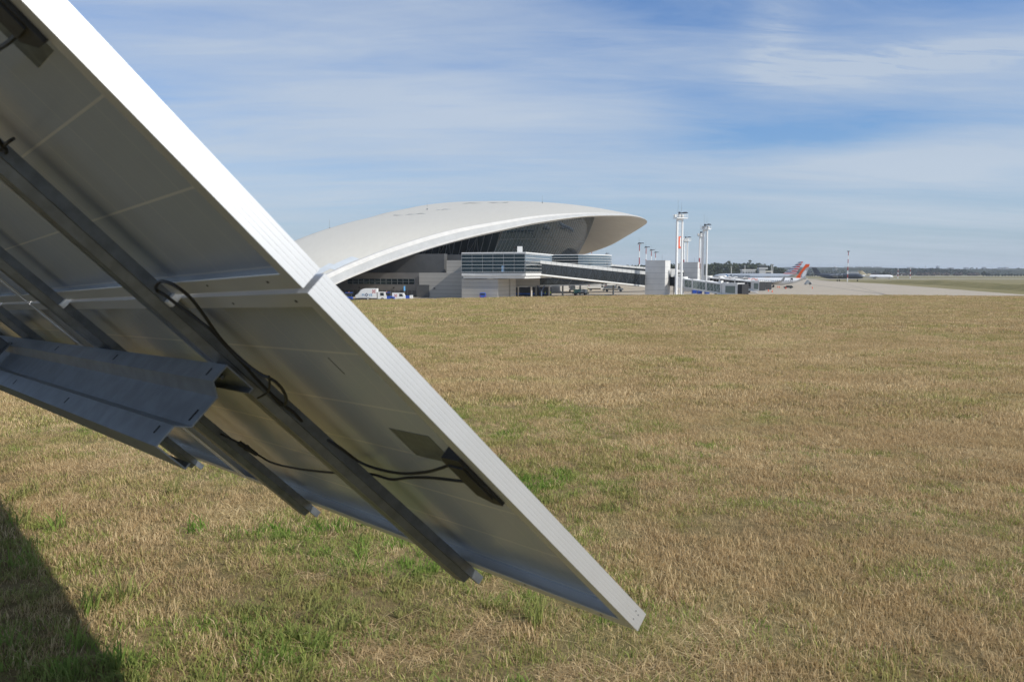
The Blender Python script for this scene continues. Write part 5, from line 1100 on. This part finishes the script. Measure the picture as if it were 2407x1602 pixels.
wheels(t_, (-1.4, 1.4), .8, .36, .22)
MB().box((X_at(1135, 240.4), 240.2, Z_at(684, 240)), (.01, .01, .01)) if False else None
# ground power machine under the corridor
t_ = vthing('ground_power_unit', 'cluttered teal and white apron machine standing under the walkways', 'machine', 1365, 277, 5); L = dict(parent=t_, world=False)
MB().box((0, 0, .75), (5.6, 2.0, .35)).build('chassis', m_trim, **L); side_prism(MB(), [(-2.4, .95), (-.9, .95), (-1.1, 2.1), (-1.9, 2.2)], .8).build('hopper', m_teal, **L)
for k in range(3): MB().tube([(-.5+.75*k, -.9, 1.7), (-.5+.75*k, .9, 1.7)], .55, 14).build('hose_reel', (m_teal, m_vw, m_mull)[k], smooth=True, **L)
MB().box((1.9, 0, 1.5), (.9, 1.7, 1.2)).build('control_box', m_vw, **L)
for x in (-2.5, 2.4): MB().tube([(x, -.8, .9), (x, -.8, 2.9)], .06, 6).build('post', m_hiv, **L)
MB().tube([(-2.5, -.8, 2.9), (0, -.8, 2.5), (2.4, -.8, 2.9)], .05, 6).build('hose', m_black, **L); wheels(t_, (-1.7, 1.7), .85, .42, .25)
def lift_truck(label, px, Y, yaw, body_x=(-3.8, 1.6)):
    t_ = vthing('catering_truck', label, 'truck', px, Y, yaw, 'white box trucks on the apron'); L = dict(parent=t_, world=False)
    bx_ = MB().box(((body_x[0]+body_x[1])/2, 0, 2.35), (body_x[1]-body_x[0], 2.3, 2.1)).build('box_body', m_vw, **L); cross_mark((-3.0, -1.17, 2.6), .25, bx_)
    cb_ = side_prism(MB(), [(1.9, .7), (4.3, .7), (4.3, 1.45), (3.3, 1.6), (2.9, 2.45), (1.9, 2.45)], 1.05).build('cab', m_vw, **L)
    for s_ in (-1, 1): MB().prism([(2.2, s_*1.06, 1.6), (3.15, s_*1.06, 1.6), (2.85, s_*1.06, 2.3), (2.2, s_*1.06, 2.3)], (0, s_*.02, 0)).build('side_window', m_vg, cb_, world=False)
    MB().box((0, 0, .9), (7.4, 1.0, .4)).build('chassis', m_trim, **L); wheels(t_, (-2.4, 3.2), .95, .5); return t_
lift_truck('white box truck facing right on the open apron beyond the corridor', 1441, 330, -6); lift_truck('white box truck partly behind the other, under the corridor end', 1402, 345, -6); lift_truck('white box truck in the shade behind the teal machine', 1345, 330, -90)
def cart(label, px, Y, mat, l=6.0):
    t_ = vthing('baggage_belt', label, 'belt loader', px, Y, -8, 'blue belts in the shade of the corridor'); L = dict(parent=t_, world=False)
    MB().box((0, 0, .75), (l, 1.1, .3)).build('belt_bed', mat, **L); MB().box((0, -.6, .98), (l, .08, .2)).build('side_rail', mat, **L); MB().box((0, 0, .45), (l*.8, .8, .3)).build('chassis', m_trim, **L); wheels(t_, (-l*.3, l*.3), .5, .3, .2)
cart('long bright blue belt between the first columns', 1234, 268, m_blue_cart, 6.5); cart('short bright blue belt beside the workers', 1277, 271, m_blue_cart, 2.4); cart('blue belt in deep shade at the left columns', 1206, 266, m_vb, 3.2)
for k, (px, Y, l) in enumerate(((1588.5, 296, 'dark blue container standing left under the pale boarding bridge'), (1601, 292, 'dark blue container beside the foot of the ladder mast'), (1619, 290, 'dark blue container with a white label under the boarding bridge'))):
    px += 44; t_ = vthing('cargo_container', l, 'container', px, Y, 3, 'dark blue cargo containers'); L = dict(parent=t_, world=False)
    MB().box((0, 0, 1.25), (1.5, 1.6, 1.9)).build('body', m_vb, **L); MB().box((0, 0, 2.25), (1.6, 1.7, .12)).build('lid', m_trim, **L); MB().box((0, 0, .2), (1.5, 1.6, .16)).build('pallet', m_mull, **L)
    for s_ in (-1, 1): MB().box((s_*.6, 0, .3), (.2, 1.4, .18)).build('foot', m_trim, **L)
# service cars and steps near the airliners
t_ = vthing('service_car', 'small dark service car behind the orange tailed airliner', 'car', 1854, 398, 180); L = dict(parent=t_, world=False)
bd = side_prism(MB(), [(-2.1, .35), (2.1, .35), (2.1, .85), (1.2, .95), (.6, 1.45), (-1.5, 1.45), (-2.1, .95)], .85).build('body', m_trim, **L); MB().box((-.4, 0, 1.22), (1.7, 1.74, .35)).build('window', m_vg, bd, world=False); MB().box((0, -.86, .62), (4.0, .04, .12)).build('side_stripe', m_slabw, bd, world=False); wheels(t_, (-1.3, 1.3), .75, .33, .2)
t_ = vthing('passenger_stair', 'grey wedge shaped stair truck alone on the open apron', 'stair truck', 1900, 520, 0); L = dict(parent=t_, world=False)
side_prism(MB(), [(-2.2, .5), (2.4, .5), (.2, 3.0), (-.2, 3.0)], .9).build('stair', m_mull, **L); MB().box((1.4, 0, .9), (2.0, 1.8, .9)).build('cab', m_vw, **L); wheels(t_, (-1.5, 1.5), .75, .35, .2)
def cone(px, py, l):
    Y = 8*FPX/(py-HZ); t_ = thing('traffic_cone', l, 'traffic cone', (X_at(px, Y), Y, ZA), 0, 'orange cones on the apron'); MB().tube([(0, 0, .04), (0, 0, .95)], .26, 12, .06).build('cone', M('cone orange', (.85, .10, .02), .5), t_, world=False, smooth=True); MB().box((0, 0, .02), (.6, .6, .04)).build('foot', m_trim, t_, world=False)
for px, py, l in ((1829.5, 675.5, 'orange cone left of a close pair behind the airliner wheel'), (1833.5, 676, 'orange cone right of a close pair behind the airliner wheel'), (1848.5, 678.5, 'orange cone just left of the dark service car'), (1807.5, 684.5, 'orange cone by the third boarding bridge cab'), (1816.5, 686.5, 'orange cone nearest the grass edge'), (1911, 678, 'orange cone farthest right on the open apron')): cone(px, py, l)
def person(label, px, Y, yaw, arm):
    t_ = thing('person', label, 'person', (X_at(px, Y), Y, ZA), R(yaw), 'ground crew'); bm = bmesh.new(); sk = bm.verts.layers.skin.new()
    J = [((0, 0, .95), .15), ((0, 0, 1.2), .15), ((0, 0, 1.42), .16), ((0, 0, 1.55), .06), ((0, .02, 1.68), .105), ((.1, 0, .9), .10), ((.11, .05, .5), .07), ((.11, 0, .08), .05), ((.11, .14, .05), .045), ((-.1, 0, .9), .10), ((-.12, -.04, .5), .07), ((-.12, -.06, .08), .05), ((-.12, .08, .05), .045),
         ((.2, 0, 1.42), .065), ((.27, .04, 1.14), .05), ((.26, .2, .95+arm), .04), ((.26, .28, .93+arm), .035), ((-.2, 0, 1.42), .065), ((-.27, .02, 1.14), .05), ((-.26, .12, .9), .04), ((-.26, .17, .83), .035)]
    Ed = [(0, 1), (1, 2), (2, 3), (3, 4), (0, 5), (5, 6), (6, 7), (7, 8), (0, 9), (9, 10), (10, 11), (11, 12), (2, 13), (13, 14), (14, 15), (15, 16), (2, 17), (17, 18), (18, 19), (19, 20)]
    vs = [bm.verts.new(p) for p, _ in J]
    for a, b_ in Ed: bm.edges.new((vs[a], vs[b_]))
    for v, (_, r_) in zip(vs, J): v[sk].radius = (r_, r_*.85)
    vs[0][sk].use_root = True
    me = bpy.data.meshes.new('body'); bm.to_mesh(me); bm.free(); o = bpy.data.objects.new('body', me); COL.objects.link(o)
    o.modifiers.new('skin', 'SKIN'); o.modifiers.new('smooth', 'SUBSURF').levels = 1; o.modifiers['smooth'].render_levels = 1
    ev = o.evaluated_get(bpy.context.evaluated_depsgraph_get()); me2 = bpy.data.meshes.new_from_object(ev); bpy.data.objects.remove(o)
    me2.materials.clear(); me2.materials.append(m_navyc); me2.materials.append(m_skin)
    for p in me2.polygons: p.use_smooth = True; p.material_index = 1 if (p.center.z > 1.52 or (abs(p.center.x) > .22 and p.center.z < 1.0)) else 0
    o = bpy.data.objects.new('body', me2); COL.objects.link(o); o.parent = t_
    r = [[(math.cos(a)*wx, math.sin(a)*wy, z) for a in [2*math.pi*k/14 for k in range(14)]] for z, wx, wy in ((.82, .19, .15), (1.1, .19, .16), (1.35, .22, .17), (1.46, .19, .14), (1.51, .10, .10))]
    MB().loft(r).build('hi_vis_vest', m_hiv, t_, world=False, smooth=True); MB().ellipsoid((0, .01, 1.73), (.23, .25, .17)).build('cap', m_trim, t_, world=False, smooth=True)
person('worker in a yellow hi-vis vest standing beside the short blue belt', 1281.5, 268, 60, .1); person('worker in a yellow hi-vis vest half hidden behind a column', 1294, 270, 200, .25)

# ---------------------------------------------------------------- the air
mh = bpy.data.materials.new('thin haze'); mh.use_nodes = True; t = NT(mh.node_tree); t.n.clear()
pv = t.new('ShaderNodeVolumePrincipled', {'Color': (.80, .88, 1.0, 1), 'Density': .00010, 'Anisotropy': .1}); t.new('ShaderNodeOutputMaterial', {'Volume': pv.outputs[0]})
MB().span((-9200, -600, -9.2), (9200, 9700, 62)).build('haze', mh, kind='stuff')
